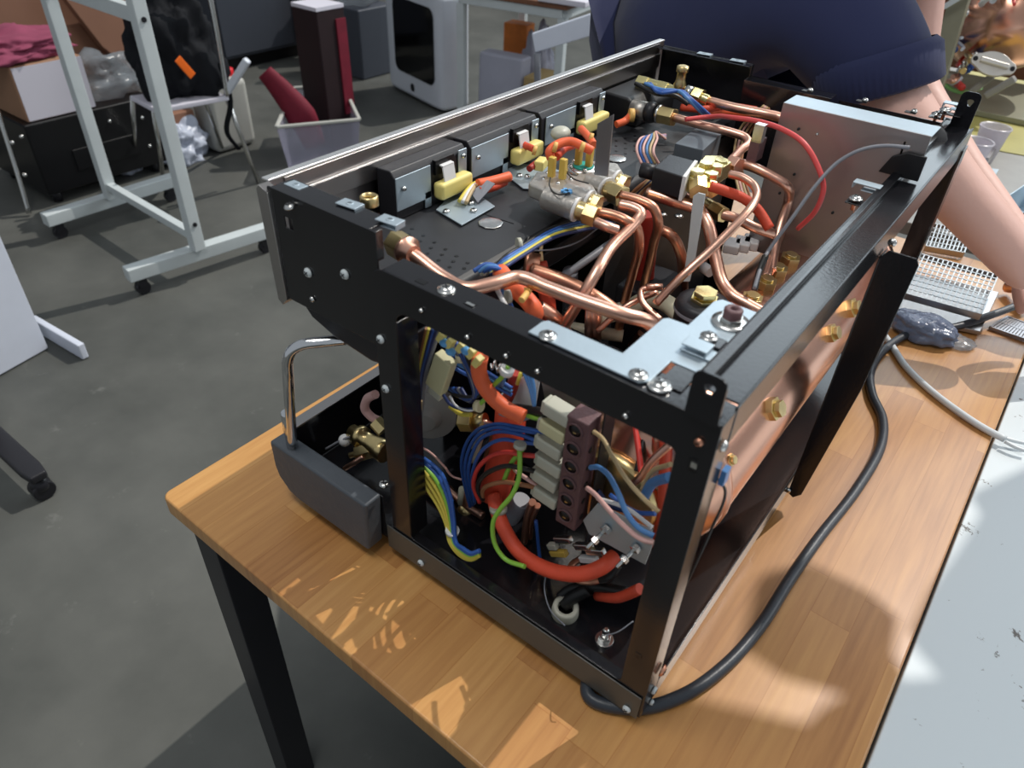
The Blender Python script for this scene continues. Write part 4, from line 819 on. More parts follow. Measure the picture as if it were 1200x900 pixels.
# lower left copper branches
wy('copper', .0052, (512, 570, .22), (530, 590, .215), (548, 600, .21), (566, 612, .21)); wy('copper_dark', .0045, (543, 576, .21), (547, 592, .21), (546, 604, .215)); wy('copper_dark', .0058, (495, 606, .20), (510, 616, .198), (524, 625, .197))
wy('tube_clear', .0035, (541, 572, .20), (539, 590, .2)); mp_('brass_fitting', MB().sphere(G(546, 598, y=.21), .0105), 'brass')
p = G(590, 600, y=.20); 
mp_('capacitor', MB().cyl(G(597, 607, y=.205), G(612, 586, y=.21), .011, n=20), 'wire_grey', bevel=.001)
for i, mm in enumerate(('wire_yellow', 'wire_yellow', 'wire_yellow', 'wire_green', 'wire_blue', 'wire_blue')):
    wy(mm, .0022, (489 + i * 1.5, 552 - i * 3, .150), (500 + i * 3, 572 - i * 4, .15), (514 + i * 2.6, 594 - i * 3, .15), (523 + i * 1.8, 615 - i, .148), (527 + i * 1.6, 635 + i * .3, .142), (538 + i * 1.2, 650 - i * 1.4, .138), (552, 656 - i * 1.6, .137), (562, 651 - i * 1.2, .14))
mp_('cable_tie', MB().lathe(G(530, 622, y=.148), (.2, 0, 1), [(-.002, .0078), (.002, .0078)], n=12), 'wire_white')
# brass valve in the tray
p, q = PY((412, 505, .185), (452, 530, .185)); d = (q - p).normalized(); mp_('tray_valve', MB().lathe(p, d, [(0, .009), (.012, .009), (.012, .014), (.020, .014), (.020, .010), (.034, .011), (.050, .014), (.060, .014)], n=14), 'brass')
p = G(428, 528, y=.178); mp_('tray_valve', MB().hexn(p + V(.010, .004, .006), p + V(-.008, -.004, -.006), .011).cyl(p + V(-.006, -.003, -.004), p + V(-.018, -.010, -.012), .0036), 'brass', bevel=.0006)
p = G(425, 548, y=.16)
wy('copper', .0033, (404, 549, .155), (414, 543, .16), (426, 535, .17)); wy('wire_grey', .0016, (382, 526, .16), (400, 516, .17), (414, 510, .18)); mp_('white_cap', MB().sphere(G(404, 516, y=.175), .008), 'wire_white')
wy('wire_pink', .0052, (440, 462, .18), (430, 468, .18), (428, 480, .18), (436, 489, .182), (446, 494, .185)); mp_('brass_fitting', MB().hexn(G(440, 494, y=.18), G(450, 505, y=.18), .009), 'brass')
# far pipe below rear rail: black thin wire outside
mp_('wire', MB().tube([V(.598, .150, 1.06), V(.607, .160, 1.04), V(.606, .158, 1.0), V(.603, .150, .95), V(.5985, .149, .90)], .0012, n=6), 'wire_black')
mp_('wire_connector', MB().obox(V(.6055, .150, 1.063), (1, 0, 0), (0, 1, 0), (0, 0, 1), .002, .004, .007), 'wire_light_blue')

# ================================================================== CABLE, TUBE, PARTS ON THE BENCH
ZTOP = .7502
cord = MB().tube([V(.50, .22, ZTOP + .0065), V(.535, .145, ZTOP + .0065)] + P((690, 816, ZTOP + .0065), (745, 830, ZTOP + .0065), (800, 815, ZTOP + .0065), (850, 780, ZTOP + .0065), (890, 735, ZTOP + .0065), (925, 680, ZTOP + .0065), (960, 630, ZTOP + .0065), (1005, 572, ZTOP + .0065), (1033, 520, ZTOP + .0065), (1034, 490, ZTOP + .0065), (1022, 462, ZTOP + .0065), (1020, 437, ZTOP + .0065), (1036, 410, ZTOP + .0075), (1070, 390, ZTOP + .0085), (1120, 383, ZTOP + .012), (1165, 368, ZTOP + .020), (1215, 350, ZTOP + .026), (1300, 330, ZTOP + .0085)), .0066, n=14, sub=8)
tag(cord.build('power_cord', 'cord_black'), 'thick black power cord curving across the table from under the machine', 'cord')
tube_ = MB().tube(P((1030, 384, ZTOP + .006), (1045, 405, ZTOP + .006), (1062, 430, ZTOP + .006), (1090, 457, ZTOP + .006), (1120, 480, ZTOP + .006), (1150, 500, ZTOP + .006), (1178, 515, ZTOP + .006)), .0052, n=12)
hs = tube_.build('hose', 'white_tube'); tag(hs, 'thin white hose lying over the table edge towards the painted bench', 'hose')
for dx in (0, 7): MB().tube(P((1176 + dx * .2, 513 + dx * .6, ZTOP + .006), (1190, 517 + dx, ZTOP + .005), (1204, 520 + dx * 1.3, ZTOP + .004)), .0028, n=8).build('tail', 'white_tube', hs)

def perf_tray(c4, z, label, thick=.012, nx=16, ny=9):
    a, b_, c_, d_ = [G(x, y_, z=z) for x, y_ in c4]; a, b_, c_, d_ = [Vector(v) for v in (a, b_, c_, d_)]
    root = thing('perforated_tray', label, 'tray', (a + c_) / 2 - V(0, 0, thick), 'perforated steel trays')
    fr = MB()
    for p, q in ((a, b_), (b_, c_), (c_, d_), (d_, a)):
        fr.bar(p - V(0, 0, thick / 2), q - V(0, 0, thick / 2), .0025, thick)
    fr.build('rim', 'stainless', root, bevel=.0006)
    fr = MB()
    for i in range(nx + 1):
        t = i / nx; fr.bar(a.lerp(b_, t), d_.lerp(c_, t), .0022, .0012)
    for j in range(ny + 1):
        t = j / ny; fr.bar(a.lerp(d_, t), b_.lerp(c_, t), .0026, .0012)
    fr.build('mesh_panel', 'mesh_steel', root)
    return root
# stack of trays
sh = [G(x, y_, z=.765) for x, y_ in ((1062, 316), (1172, 340), (1150, 386), (1030, 360))]
t0 = MB().prism([v - V(0, 0, .012) for v in sh], (0, 0, .008)); tag(t0.build('steel_tray', 'stainless', bevel=.001), 'flat steel tray directly beneath the perforated tray at the far end', 'tray')
perf_tray([(1078, 297), (1170, 322), (1150, 368), (1056, 342)], .785, 'perforated steel drip tray on top of a flat tray, behind the machine')
perf_tray([(1094, 262), (1140, 270), (1130, 296), (1085, 288)], .765, 'shiny perforated tray lying furthest back beneath the bare forearm', nx=10, ny=5)
# plastic bag
def blob(name, c, sx, sy, sz, m, label, cat, seed=1, amp=.25, parent=None, sub=2):
    rr = random.Random(seed); bm = bmesh.new(); bmesh.ops.create_icosphere(bm, subdivisions=4, radius=1)
    from mathutils import noise as nz
    for v in bm.verts:
        k = 1 + amp * nz.noise(v.co * 1.7 + Vector((seed, 0, 0))) + amp * .5 * nz.noise(v.co * 4 + Vector((0, seed, 0)))
        v.co = Vector((v.co.x * sx * k, v.co.y * sy * k, max(v.co.z * sz * k, -sz * .7)))
    zmin = min(v.co.z for v in bm.verts); me = bpy.data.meshes.new(name)
    for v in bm.verts: v.co.z -= zmin
    bm.to_mesh(me); bm.free(); [setattr(p, 'use_smooth', True) for p in me.polygons]
    o = bpy.data.objects.new(name, me); COL.objects.link(o); o.location = c; me.materials.append(M[m])
    if parent: o.parent = parent; o.location = Vector(c) - parent.location
    elif label: tag(o, label, cat)
    return o
c = G(1078, 393, z=ZTOP); blob('plastic_bag', c, .055, .035, .022, 'blue_bag', 'small crumpled dark blue plastic bag beside the steel trays', 'bag', 3)
c = G(1118, 402, z=ZTOP); blob('plastic_bag', c, .03, .022, .008, 'clear_bag', 'small flat clear plastic bag beside the black cord', 'bag', 5)
# slatted grate
ga, gb_, gc, gd = [G(x, y_, z=ZTOP + .004) for x, y_ in ((1180, 372), (1214, 384), (1206, 400), (1160, 384))]
gr = thing('vent_grate', 'grey slotted grate at the right table edge beyond the black cord', 'grate', (ga + gc) / 2 - V(0, 0, .004))
m_ = MB()
for i in range(13): m_.bar(ga.lerp(gb_, i / 12), gd.lerp(gc, i / 12), .0035, .004)
m_.build('slat', 'grate_grey', gr); m_ = MB()
for p, q in ((ga, gb_), (gb_, gc), (gc, gd), (gd, ga)): m_.bar(p, q, .003, .006)
m_.bar(ga.lerp(gd, .5), gb_.lerp(gc, .5), .003, .005); m_.build('rim', 'grate_grey', gr)
# copper piece near the hand
c = G(1189, 352, z=ZTOP + .006)
co = MB(); co.tube([c + V(-.02, .03, .008), c + V(0, .012, .018), c + V(.012, -.006, .016), c + V(.010, -.022, .006)], .011, n=14); tag(co.build('copper_elbow', 'copper'), 'short bent copper pipe piece under the hand at the far right', 'pipe')

# things on the far bench behind: low side table with second machine
fb = thing('parts_bench', 'pale topped bench behind the arm holding the second opened machine', 'table', (.55, 2.55, 0))
MB().box((.18, 1.50, .715), (.95, 3.3, .745)).build('benchtop', 'pump_grey', fb, bevel=.003)
tag(MB().prism([G(x, y_, z=.7455) for x, y_ in ((1092, 128), (1120, 168), (1240, 190), (1240, 60), (1150, 40))], (0, 0, .002)).build('work_mat', 'yellow_floor'), 'yellow mat under the second espresso machine in the far right corner', 'mat')
for x, y in ((.20, 1.53), (.89, 1.53), (.20, 3.23), (.89, 3.23)): MB().box((x, y, 0), (x + .04, y + .04, .715)).build('leg', 'black_satin', fb)
def cup(px, py, label, h=.085):
    c = G(px, py, z=.746); 
    o = MB().lathe(c, (0, 0, 1), [(0, 0), (0, .024), (.002, .026), (h, .037), (h + .003, .0395), (h + .006, .038), (h, .0355), (.004, .0245), (.003, 0)], n=28, cap=False).build('plastic_cup', 'cup_plastic'); tag(o, label, 'cup', 'translucent plastic cups behind the arm')
cup(1150, 188, 'translucent plastic cup further from the arm, half hidden by the other cup'); cup(1128, 206, 'translucent plastic cup nearest the arm and the hinge tab')
# grey clip box and sheet metal tray
tr_ = thing('metal_tray', 'pale blue sheet metal tray holding dark parts and a clear bag at far right', 'tray', (.70, 1.62, .746))
a = [V(.640, 1.53, .746), V(.86, 1.45, .746), V(.90, 1.72, .746), V(.69, 1.80, .746)]
m_ = MB(); m_.prism(a, (0, 0, .003))
for p, q in zip(a, a[1:] + a[:1]): m_.bar(p + V(0, 0, .035), q + V(0, 0, .035), .003, .07)
m_.build('tray_body', 'tray_blue', tr_, bevel=.001)
blob('plastic_bag', V(.765, 1.66, .80), .07, .06, .04, 'clear_bag', 'clear plastic bag heaped in the pale blue metal tray', 'bag', 9)
o = MB(); [o.tube([V(.69 + i * .012, 1.56, .752), V(.70 + i * .012, 1.56 + .01 * i, .80), V(.715 + i * .012, 1.60, .812)], .006, n=8) for i in range(5)]
tag(o.build('cable_coil', 'terminal_brown'), 'dark bundled cable ends standing in the pale metal tray', 'cable')
tag(MB().box(G(1146, 182, z=.79), G(1172, 172, z=.76) + V(.0, -.03, 0)).build('metal_bracket', 'sheet_steel', bevel=.001), 'small grey metal bracket below the plastic cups', 'bracket')
pt = MB(); q = [G(x, y_, z=.748) for x, y_ in ((1146, 240), (1170, 200), (1140, 196), (1118, 220))]; pt.prism(q, (0, 0, .004)); tag(pt.build('glass_sheet', 'tray_blue', bevel=.001), 'thin pale sheet lying between the arm and the metal tray', 'sheet')

# second espresso machine (top right corner)
S = thing('espresso_machine', 'second opened espresso machine with domed copper boiler in the far right corner', 'espresso machine', (.40, 2.70, .746))
def sp2(name, mb, m, **k): return mb.build(name, m, S, **k)
fr0 = G(1090, 92, z=.80); 
m_ = MB(); m_.bar(G(1094, 104, y=2.35), G(1132, -25, y=2.35), .05, .04, (0, 1, 0)); sp2('frame_post', m_, 'olive_steel', bevel=.002)
m_ = MB(); m_.bar(G(1086, 20, y=2.3), G(1140, -12, y=2.3), .014, .014); sp2('frame_bar', m_, 'white_paint', bevel=.001)
cB = G(1172, 62, y=2.62); 
bl = sp2('boiler', MB().lathe(cB + V(-.02, .05, .10), (.28, -.32, -.75), [(-.22, .01), (-.19, .09), (-.10, .15), (0, .175), (.08, .165), (.12, .13), (.15, .07), (.16, 0)], n=36), 'copper_sheet')
cc = G(1163, 76, y=2.42)
m_ = MB(); nrm = V(.25, -.75, .45).normalized(); u = V(1, .25, -.15).normalized(); v_ = nrm.cross(u).normalized()
pts = []
for i in range(28):
    a = 2 * PI * i / 28; r = .038 if abs(math.sin(a)) > .5 else .060
    pts.append(cc + u * math.cos(a) * (.062 if abs(math.cos(a)) > .8 else .05) + v_ * math.sin(a) * .034)
m_.prism(pts, nrm * .012); sp2('boiler_flange', m_, 'silver_cast', bevel=.003)
sp2('flange_rib', MB().obox(cc + nrm * .016, u, v_, nrm, .040, .007, .008), 'silver_cast', bevel=.003)
for s_ in (-1, 1): sp2('flange_bolt', MB().cyl(cc + u * .052 * s_ + nrm * .010, cc + u * .052 * s_ + nrm * .0135, .007, n=12), 'black_matte')
sp2('spring', MB().tube([G(1122 + i * 1.3, 82 - i * 1.1 + 4 * math.sin(i * 1.7), y=2.45 + .008 * math.cos(i * 1.7)) for i in range(18)], .004, n=6, sub=3), 'screw_steel')
sp2('earth_wire', MB().tube(PY((1106, 68, 2.5), (1102, 84, 2.5), (1106, 97, 2.5), (1118, 106, 2.5), (1134, 108, 2.48), (1150, 103, 2.45)), .006), 'green_earth')
sp2('relay', MB().box(G(1122, 42, y=2.6), G(1138, 26, y=2.66)), 'black_satin', bevel=.002)
sp2('bracket', MB().bar(G(1120, 24, y=2.6), G(1147, 22, y=2.6), .03, .006), 'white_plastic'); sp2('bracket', MB().bar(G(1147, 22, y=2.6), G(1143, 40, y=2.6), .02, .005), 'tray_blue'); sp2('bracket', MB().bar(G(1150, 2, y=2.6), G(1180, 3, y=2.6), .05, .03), 'white_plastic', bevel=.003)
rr = random.Random(4)
for k in range(18):
    x0 = rr.uniform(1100, 1195); y0 = rr.uniform(-12, 12) if k < 10 else rr.uniform(55, 95); 
    if k >= 10: x0 = rr.uniform(1112, 1134)
    pts = [(x0, y0, 2.5 + rr.uniform(-.1, .15))]
    for j in range(3): pts.append((pts[-1][0] + rr.uniform(-8, 8), pts[-1][1] + rr.uniform(-8, 8), 2.45 + rr.uniform(-.08, .08)))
    sp2('pipe' if k % 2 else 'wire', MB().tube(PY(*pts), rr.uniform(.004, .011), n=8), rr.choice(['copper', 'wire_red', 'screw_steel', 'brass', 'white_plastic', 'wire_blue', 'copper_dark']))
sp2('base_plate', MB().box((.22, 2.45, .7485), (.62, 2.90, .765)), 'olive_steel', bevel=.002); sp2('bracket', MB().bar(G(1108, 88, y=2.5), G(1124, 92, y=2.5), .03, .02), 'nylon', bevel=.002)
sp2('back_panel', MB().box((.13, 2.95, .765), (.60, 2.96, 1.10)), 'wood_brown')
sp2('drain_pipe', MB().bar(G(1155, 112, y=2.4), G(1190, 92, y=2.4), .03, .02), 'pump_grey', bevel=.004)
sp2('drain_pipe', MB().bar(G(1138, 108, y=2.45), G(1164, 88, y=2.45), .025, .02), 'pump_grey', bevel=.004)

# ================================================================== PERSON
def skinmesh(name, verts, edges, radii, m, parent, sub=2, root=0, solid=False):
    me = bpy.data.meshes.new(name); org = parent.location if parent else Vector((0, 0, 0))
    me.from_pydata([Vector(v) - org for v in verts], edges, []); o = bpy.data.objects.new(name, me); COL.objects.link(o)
    if parent: o.parent = parent
    s = o.modifiers.new('skin', 'SKIN'); s.use_smooth_shade = True; s.branch_smoothing = .3
    for i, r in enumerate(radii):
        rr_ = r if isinstance(r, tuple) else (r, r); me.skin_vertices[0].data[i].radius = rr_
    me.skin_vertices[0].data[root].use_root = True
    ss = o.modifiers.new('sub', 'SUBSURF'); ss.levels = sub; ss.render_levels = sub
    me.materials.append(M[m]); return o
PE = thing('person', 'person in a navy short-sleeved knit shirt leaning over the far end of the table', 'person', (-.42, 1.35, 0))
pel = G(745, 95, y=1.38); sp1 = G(792, 42, y=1.34); sp2_ = G(860, 10, y=1.29); chest = G(930, -10, y=1.25); neck = V(.38, 1.30, 1.37); hd0 = V(.45, 1.30, 1.45); hd1 = V(.51, 1.30, 1.50)
rs = G(968, -5, y=1.08); re = G(1066, 156, y=1.02); rm = G(1117, 222, y=1.02); rw = G(1190, 302, y=1.03); rh = rw + (rw - rm).normalized() * .055
ls = V(.36, 1.44, 1.26); le = G(1070, 95, y=1.40); lm = G(1125, 190, y=1.30); lw = G(1195, 285, y=1.20); lh = lw + (lw - lm).normalized() * .05
vs = [pel, sp1, sp2_, chest, neck, hd0, hd1, rs, rs.lerp(re, .5), re, rm, rw, rh, ls, ls.lerp(le, .5), le, lm, lw, lh,
      V(-.17, 1.30, .84), V(-.17, 1.30, .48), V(-.24, 1.30, .10), V(-.12, 1.29, .045), V(-.20, 1.52, .84), V(-.20, 1.53, .48), V(-.28, 1.53, .10), V(-.16, 1.54, .045)]
ed = [(0, 1), (1, 2), (2, 3), (3, 4), (4, 5), (5, 6), (3, 7), (7, 8), (8, 9), (9, 10), (10, 11), (11, 12), (3, 13), (13, 14), (14, 15), (15, 16), (16, 17), (17, 18), (0, 19), (19, 20), (20, 21), (21, 22), (0, 23), (23, 24), (24, 25), (25, 26)]
rd = [.10, .10, .10, .11, .05, .08, .08, .055, .056, .053, .045, .038, (.042, .024), .05, .045, .040, .036, .030, (.036, .02), .075, .055, .042, .036, .075, .055, .042, .036]
body = skinmesh('body', vs, ed, rd, 'skin', PE)
def hand(w_, h_, side):
    d = (h_ - w_).normalized(); lat = d.cross(V(0, 0, 1)).normalized() * side; dn = V(0, 0, -1)
    palm = h_ + d * .02
    vv = [h_]; ee = []; rr_ = [.016]
    for i, (off, ln) in enumerate(((-.030, .070), (-.010, .080), (.011, .075), (.030, .058))):
        b0 = palm + lat * off + d * .018; k = len(vv)
        vv += [b0, b0 + d * ln * .42 + dn * .008, b0 + d * ln * .72 + dn * .026, b0 + d * ln * .85 + dn * .045]; rr_ += [.010, .0088, .0080, .0068]; ee += [(0, k), (k, k + 1), (k + 1, k + 2), (k + 2, k + 3)]
    b0 = h_ - lat * .030 + dn * .006; k = len(vv); vv += [b0, b0 - lat * .022 + d * .030 + dn * .012, b0 - lat * .020 + d * .055 + dn * .030]; rr_ += [.013, .0105, .0085]; ee += [(0, k), (k, k + 1), (k + 1, k + 2)]
    return skinmesh('hand', vv, ee, rr_, 'skin', PE)
hand(rw, rh, 1); hand(lw, lh, -1)
# shirt
cuffR = G(1026, 84, y=1.05)
dn_ = V(0, 0, -.025); sv = [pel, sp1 + dn_, sp2_ + dn_, chest + dn_, V(.31, 1.28, 1.31), rs, rs.lerp(cuffR, .5), cuffR, ls, G(1058, -8, y=1.42), cuffR + V(.42, -.05, -.85).normalized() * .022]
se = [(0, 1), (1, 2), (2, 3), (3, 4), (3, 5), (5, 6), (6, 7), (3, 8), (8, 9), (7, 10)]
sr = [.19, .195, .195, .18, .09, .11, .102, .092, .09, .060, .086]
shirt = skinmesh('knit_shirt', sv, se, sr, 'knit', PE, root=2)
d = V(.42, -.05, -.85).normalized(); a = d.orthogonal().normalized(); c_ = d.cross(a); m_ = MB(); n = 120; vs_ = []
for h, r in ((-.028, .084), (-.018, .0925), (.030, .0905), (.034, .085), (.008, .078)):
    for i in range(n): k = r + (.0016 if i % 2 else -.0010); vs_.append(cuffR + d * h + (a * math.cos(2 * PI * i / n) + c_ * math.sin(2 * PI * i / n)) * k)
m_.add(vs_, [(j * n + i, j * n + (i + 1) % n, (j + 1) * n + (i + 1) % n, (j + 1) * n + i) for j in range(4) for i in range(n)], True); m_.build('ribbed_cuff', 'knit', PE)
skinmesh('trousers', [pel + V(0, 0, -.04), V(-.17, 1.30, .84), V(-.17, 1.30, .48), V(-.24, 1.30, .10), V(-.20, 1.52, .84), V(-.20, 1.53, .48), V(-.28, 1.53, .10)], [(0, 1), (1, 2), (2, 3), (0, 4), (4, 5), (5, 6)], [.150, .098, .080, .070, .098, .08, .070], 'trousers', PE)
for q in (V(-.19, 1.30, 0), V(-.23, 1.535, 0)): MB().prism([q + V(-.10, -.04, 0), q + V(.08, -.045, 0), q + V(.15, -.02, 0), q + V(.15, .02, 0), q + V(.08, .045, 0), q + V(-.10, .04, 0)], (0, 0, .07)).build('shoe', 'black_matte', PE, bevel=.02, seg=3)
MB().sphere(hd1 + V(-.012, 0, .022), .098, (1, .86, .95)).build('hair', 'hair', PE)
for s_ in (-1, 1): MB().sphere(hd0 + V(.05, .082 * s_, -.01), .016, (.8, .4, 1.2)).build('ear', 'skin', PE)
MB().sphere(hd1 + V(.055, 0, -.045), .012, (1.2, .8, 1)).build('nose', 'skin', PE)

# ================================================================== BACKGROUND
# white trolley stand
SZ = .065
ST = thing('trolley_stand', 'white steel trolley stand on T-shaped feet with black casters', 'stand', (-2.1, 1.1, 0))
def FZ(px, py, z): return G(px, py, z=z)
fa0, fa1 = FZ(148, 322, SZ + .025), FZ(318, 268, SZ + .025); fbb0, fbb1 = FZ(52, 258, SZ + .025), FZ(205, 210, SZ + .025)
MB().bar(fa0, fa1, .05, .05).build('foot_bar', 'white_paint', ST, bevel=.004); MB().bar(fbb0, fbb1, .05, .05).build('foot_bar', 'white_paint', ST, bevel=.004)
pa = FZ(232, 292, SZ + .05); pb_ = FZ(131, 232, SZ + .05)
MB().box((pa.x - .02, pa.y - .022, SZ + .05), (pa.x + .02, pa.y + .022, 1.9)).build('post', 'white_paint', ST, bevel=.003)
MB().box((pb_.x - .02, pb_.y - .022, SZ + .05), (pb_.x + .02, pb_.y + .022, 1.9)).build('post', 'white_paint', ST, bevel=.003)
MB().bar(V(pb_.x + .02, pb_.y, .17), V(pa.x - .02, pa.y, .17), .03, .03).build('cross_bar', 'white_paint', ST, bevel=.002)
zc = G(162, 22, x=pa.x).z
MB().bar(V(pb_.x + .02, pb_.y, zc + .01), V(pa.x - .02, pa.y, zc + .01), .03, .045).build('cross_bar', 'white_paint', ST, bevel=.002)
for z in (zc, .22): MB().cyl(V(pa.x + .02, pa.y, z - .0), V(pa.x + .024, pa.y, z - .0), .008, n=12).build('bolt', 'dark_plastic', ST)
for c in (fa0, fa1, fbb0, fbb1):
    t = (Vector(c) - (fa0 + fa1) / 2) if c in (fa0, fa1) else (Vector(c) - (fbb0 + fbb1) / 2); q = Vector(c) - t.normalized() * .04
    cs = MB().cyl(V(q.x - .012, q.y, .0255), V(q.x + .012, q.y, .0255), .025, n=20).build('caster', 'dark_plastic', ST); MB().box((q.x - .016, q.y - .016, .03), (q.x + .016, q.y + .016, SZ)).build('fork', 'dark_plastic', cs)

# leaning cable on stand, rod
tag(MB().tube([G(34, 250, z=.012), G(22, 208, x=G(34, 250, z=.012).x - .03), G(-6, 120, x=G(34, 250, z=.012).x - .08)], .010, n=8).build('metal_rod', 'screw_steel'), 'thin grey metal rod standing at the left edge beside the black machine', 'rod')
# black machine with white box
xb_ = -2.66
p0 = G(50, 238, z=.0); ybm0, ybm1 = 1.00, 1.90
BM = thing('floor_machine', 'black boxy machine on the floor behind the white trolley stand', 'machine', (-3.05, 1.45, 0))
def at_x(px, py, x): return G(px, py, x=x)
ya = at_x(28, 150, xb_).y; yb2 = at_x(182, 125, xb_).y; zt_ = at_x(60, 140, xb_).z
MB().box((xb_ - .5, ya, .05), (xb_, yb2, zt_)).build('cabinet_body', 'machine_black', BM, bevel=.008)
MB().box((xb_, ya + .15, .12), (xb_ + .006, yb2 - .12, zt_ - .14)).build('front_panel', 'machine_black', BM, bevel=.003)
for px, py in ((25, 160), (14, 167), (29, 205), (128, 142), (166, 138), (175, 171)): 
    q = at_x(px, py, xb_); MB().sphere(q + V(.002, 0, 0), .009).build('rivet', 'screw_steel', BM)
for y_ in (ya + .05, yb2 - .05):
    for x_ in (xb_ - .45, xb_ - .05): MB().cyl(V(x_, y_, 0), V(x_, y_, .05), .02, n=12).build('foot', 'dark_plastic', BM)
wx = xb_ - .02; q0, q1, q2 = at_x(31, 138, wx), at_x(110, 118, wx), at_x(8, 80, wx)
zl = q0.z; WB = thing('cardboard_box', 'white faced cardboard box on top of the black floor machine', 'box', (wx - .15, (q0.y + q1.y) / 2, zt_))
MB().box((wx - .30, q0.y, zt_ + .001), (wx, q1.y, q2.z)).build('carton', 'cardboard', WB, bevel=.004)
MB().box((wx + .0005, q0.y + .006, zt_ + .005), (wx + .003, q1.y, q2.z - .004)).build('front_face', 'white_card', WB)
# pink cloth on the box
from mathutils import noise as nz
def cloth(name, label, cat, c, sx, sy, sz, m, seed, group=None):
    bm = bmesh.new(); bmesh.ops.create_icosphere(bm, subdivisions=5, radius=1)
    for v in bm.verts:
        k = .35 * nz.noise(v.co * 2.2 + Vector((seed, 0, 0))) + .22 * abs(nz.noise(v.co * 5 + Vector((0, seed, 0)))); v.co *= (1 + k)
        v.co = Vector((v.co.x * sx, v.co.y * sy, max(v.co.z, -.55) * sz))
    zm = min(v.co.z for v in bm.verts)
    for v in bm.verts: v.co.z -= zm
    me = bpy.data.meshes.new(name); bm.to_mesh(me); bm.free(); [setattr(p, 'use_smooth', True) for p in me.polygons]
    o = bpy.data.objects.new(name, me); COL.objects.link(o); o.location = c; me.materials.append(M[m]); return tag(o, label, cat, group)
tpx = at_x(40, 70, wx - .12); cloth('cloth', 'crumpled pink cloth heaped on the white faced cardboard box', 'cloth', V(wx - .17, (q0.y + q1.y) / 2 - .08, q2.z + .001), .16, .25, .060, 'pink_cloth', 2)
# cardboard sheets behind
def sheet(name, label, pts, th, m, cat='panel'): return tag(MB().prism(pts, th).build(name, m, bevel=.004), label, cat)
sheet('cardboard_sheet', 'large brown cardboard sheet leaning behind the pink cloth', [G(-40, 110, x=-3.35), G(135, 100, x=-3.35), G(105, -30, x=-3.35), G(-40, -40, x=-3.35)], (-.06, 0, 0), 'brown_card', 'cardboard')
sheet('cardboard_sheet', 'brown cardboard sheet seen between the two white stand posts', [G(62, -20, x=-3.25), G(120, 55, x=-3.25), G(165, 90, x=-3.25), G(200, 60, x=-3.25), G(205, -40, x=-3.25)], (-.05, 0, 0), 'brown_card', 'cardboard')
q = at_x(130, 125, xb_ - .12); blob('plastic_wrap', V(xb_ - .16, at_x(130, 125, xb_ - .16).y, zt_ + .001), .12, .16, .10, 'clear_bag', 'crumpled clear plastic wrap beside the white faced cardboard box', 'wrap', 12, .4)
# folding chair with bag
CH = thing('chair', 'grey seated metal chair holding a black bag', 'chair', (-2.75, 1.9, 0))
sz_ = .45; s4 = [FZ(x, y_, sz_) for x, y_ in ((152, 112), (182, 128), (268, 112), (232, 100))]
MB().prism(s4, (0, 0, -.02)).build('seat', 'white_card', CH, bevel=.004)
for top, bot in (((180, 128), (192, 212)), ((265, 113), (303, 215)), ((155, 114), (160, 200)), ((235, 103), (262, 178))):
    a = FZ(*top, sz_ - .02); e = FZ(*bot, 0.0); e.z = .008; MB().tube([a, e], .010, n=10).build('leg', 'screw_steel', CH)
a = FZ(266, 112, sz_); MB().tube([a, a + V(.0, .01, .25), a + V(-.02, .02, .62)], .011, n=10).build('back_tube', 'screw_steel', CH)
a2 = FZ(232, 100, sz_); MB().tube([a2, a2 + V(.0, .01, .25), a2 + V(-.02, .02, .62)], .011, n=10).build('back_tube', 'screw_steel', CH)
tg = FZ(222, 108, sz_); bag = cloth('backpack', 'black backpack with an orange tag sitting on the metal chair', 'bag', V(tg.x - .04, tg.y + .0, sz_ + .001), .14, .17, .26, 'bag_black', 5)
tq = G(217, 79, x=bag.location.x + .19); t_ = MB().obox(tq, (0, .55, -.85), (0, .85, .55), (1, 0, 0), .045, .016, .004).build('luggage_tag', 'tag_orange', bag, bevel=.003)
MB().tube([bag.location + V(.15, .10, .12), G(270, 118, x=bag.location.x + .16), G(266, 155, x=bag.location.x + .10), G(280, 175, x=bag.location.x + .08)], .011, n=8, flat=.4).build('strap', 'bag_black', bag)
tag(MB().bar(G(266, 108, z=.46), G(290, 70, z=.60), .03, .03).build('white_lever', 'white_plastic', bevel=.008), 'short white plastic tube sticking up beside the chair seat', 'tube')
tag(MB().lathe(G(167, 84, x=-2.85), (0, -.1, 1), [(0, .0), (0, .018), (.08, .018), (.09, .010), (.11, .008), (.11, 0)], n=16).build('bottle', 'blue_resin'), 'small blue bottle standing behind the right white post', 'bottle')
# jerrycan
J = G(303, 168, z=0); JC = thing('jerrycan', 'translucent white jerrycan with red cap on the floor behind the chair', 'jerrycan', (J.x, J.y, 0))
jm = MB().box((J.x - .17, J.y - .24, .002), (J.x, J.y, .34)); jm.build('can_body', 'can_plastic', JC, bevel=.035, seg=4)
MB().lathe(V(J.x - .08, J.y - .05, .335), (0, 0, 1), [(0, .022), (.004, .028), (.035, .028), (.038, .024), (.038, 0)], n=20).build('cap', 'red_cap', JC)
MB().tube([V(J.x - .08, J.y - .09, .335), V(J.x - .08, J.y - .11, .372), V(J.x - .08, J.y - .18, .372), V(J.x - .08, J.y - .21, .335)], .013, n=10).build('handle', 'can_plastic', JC)
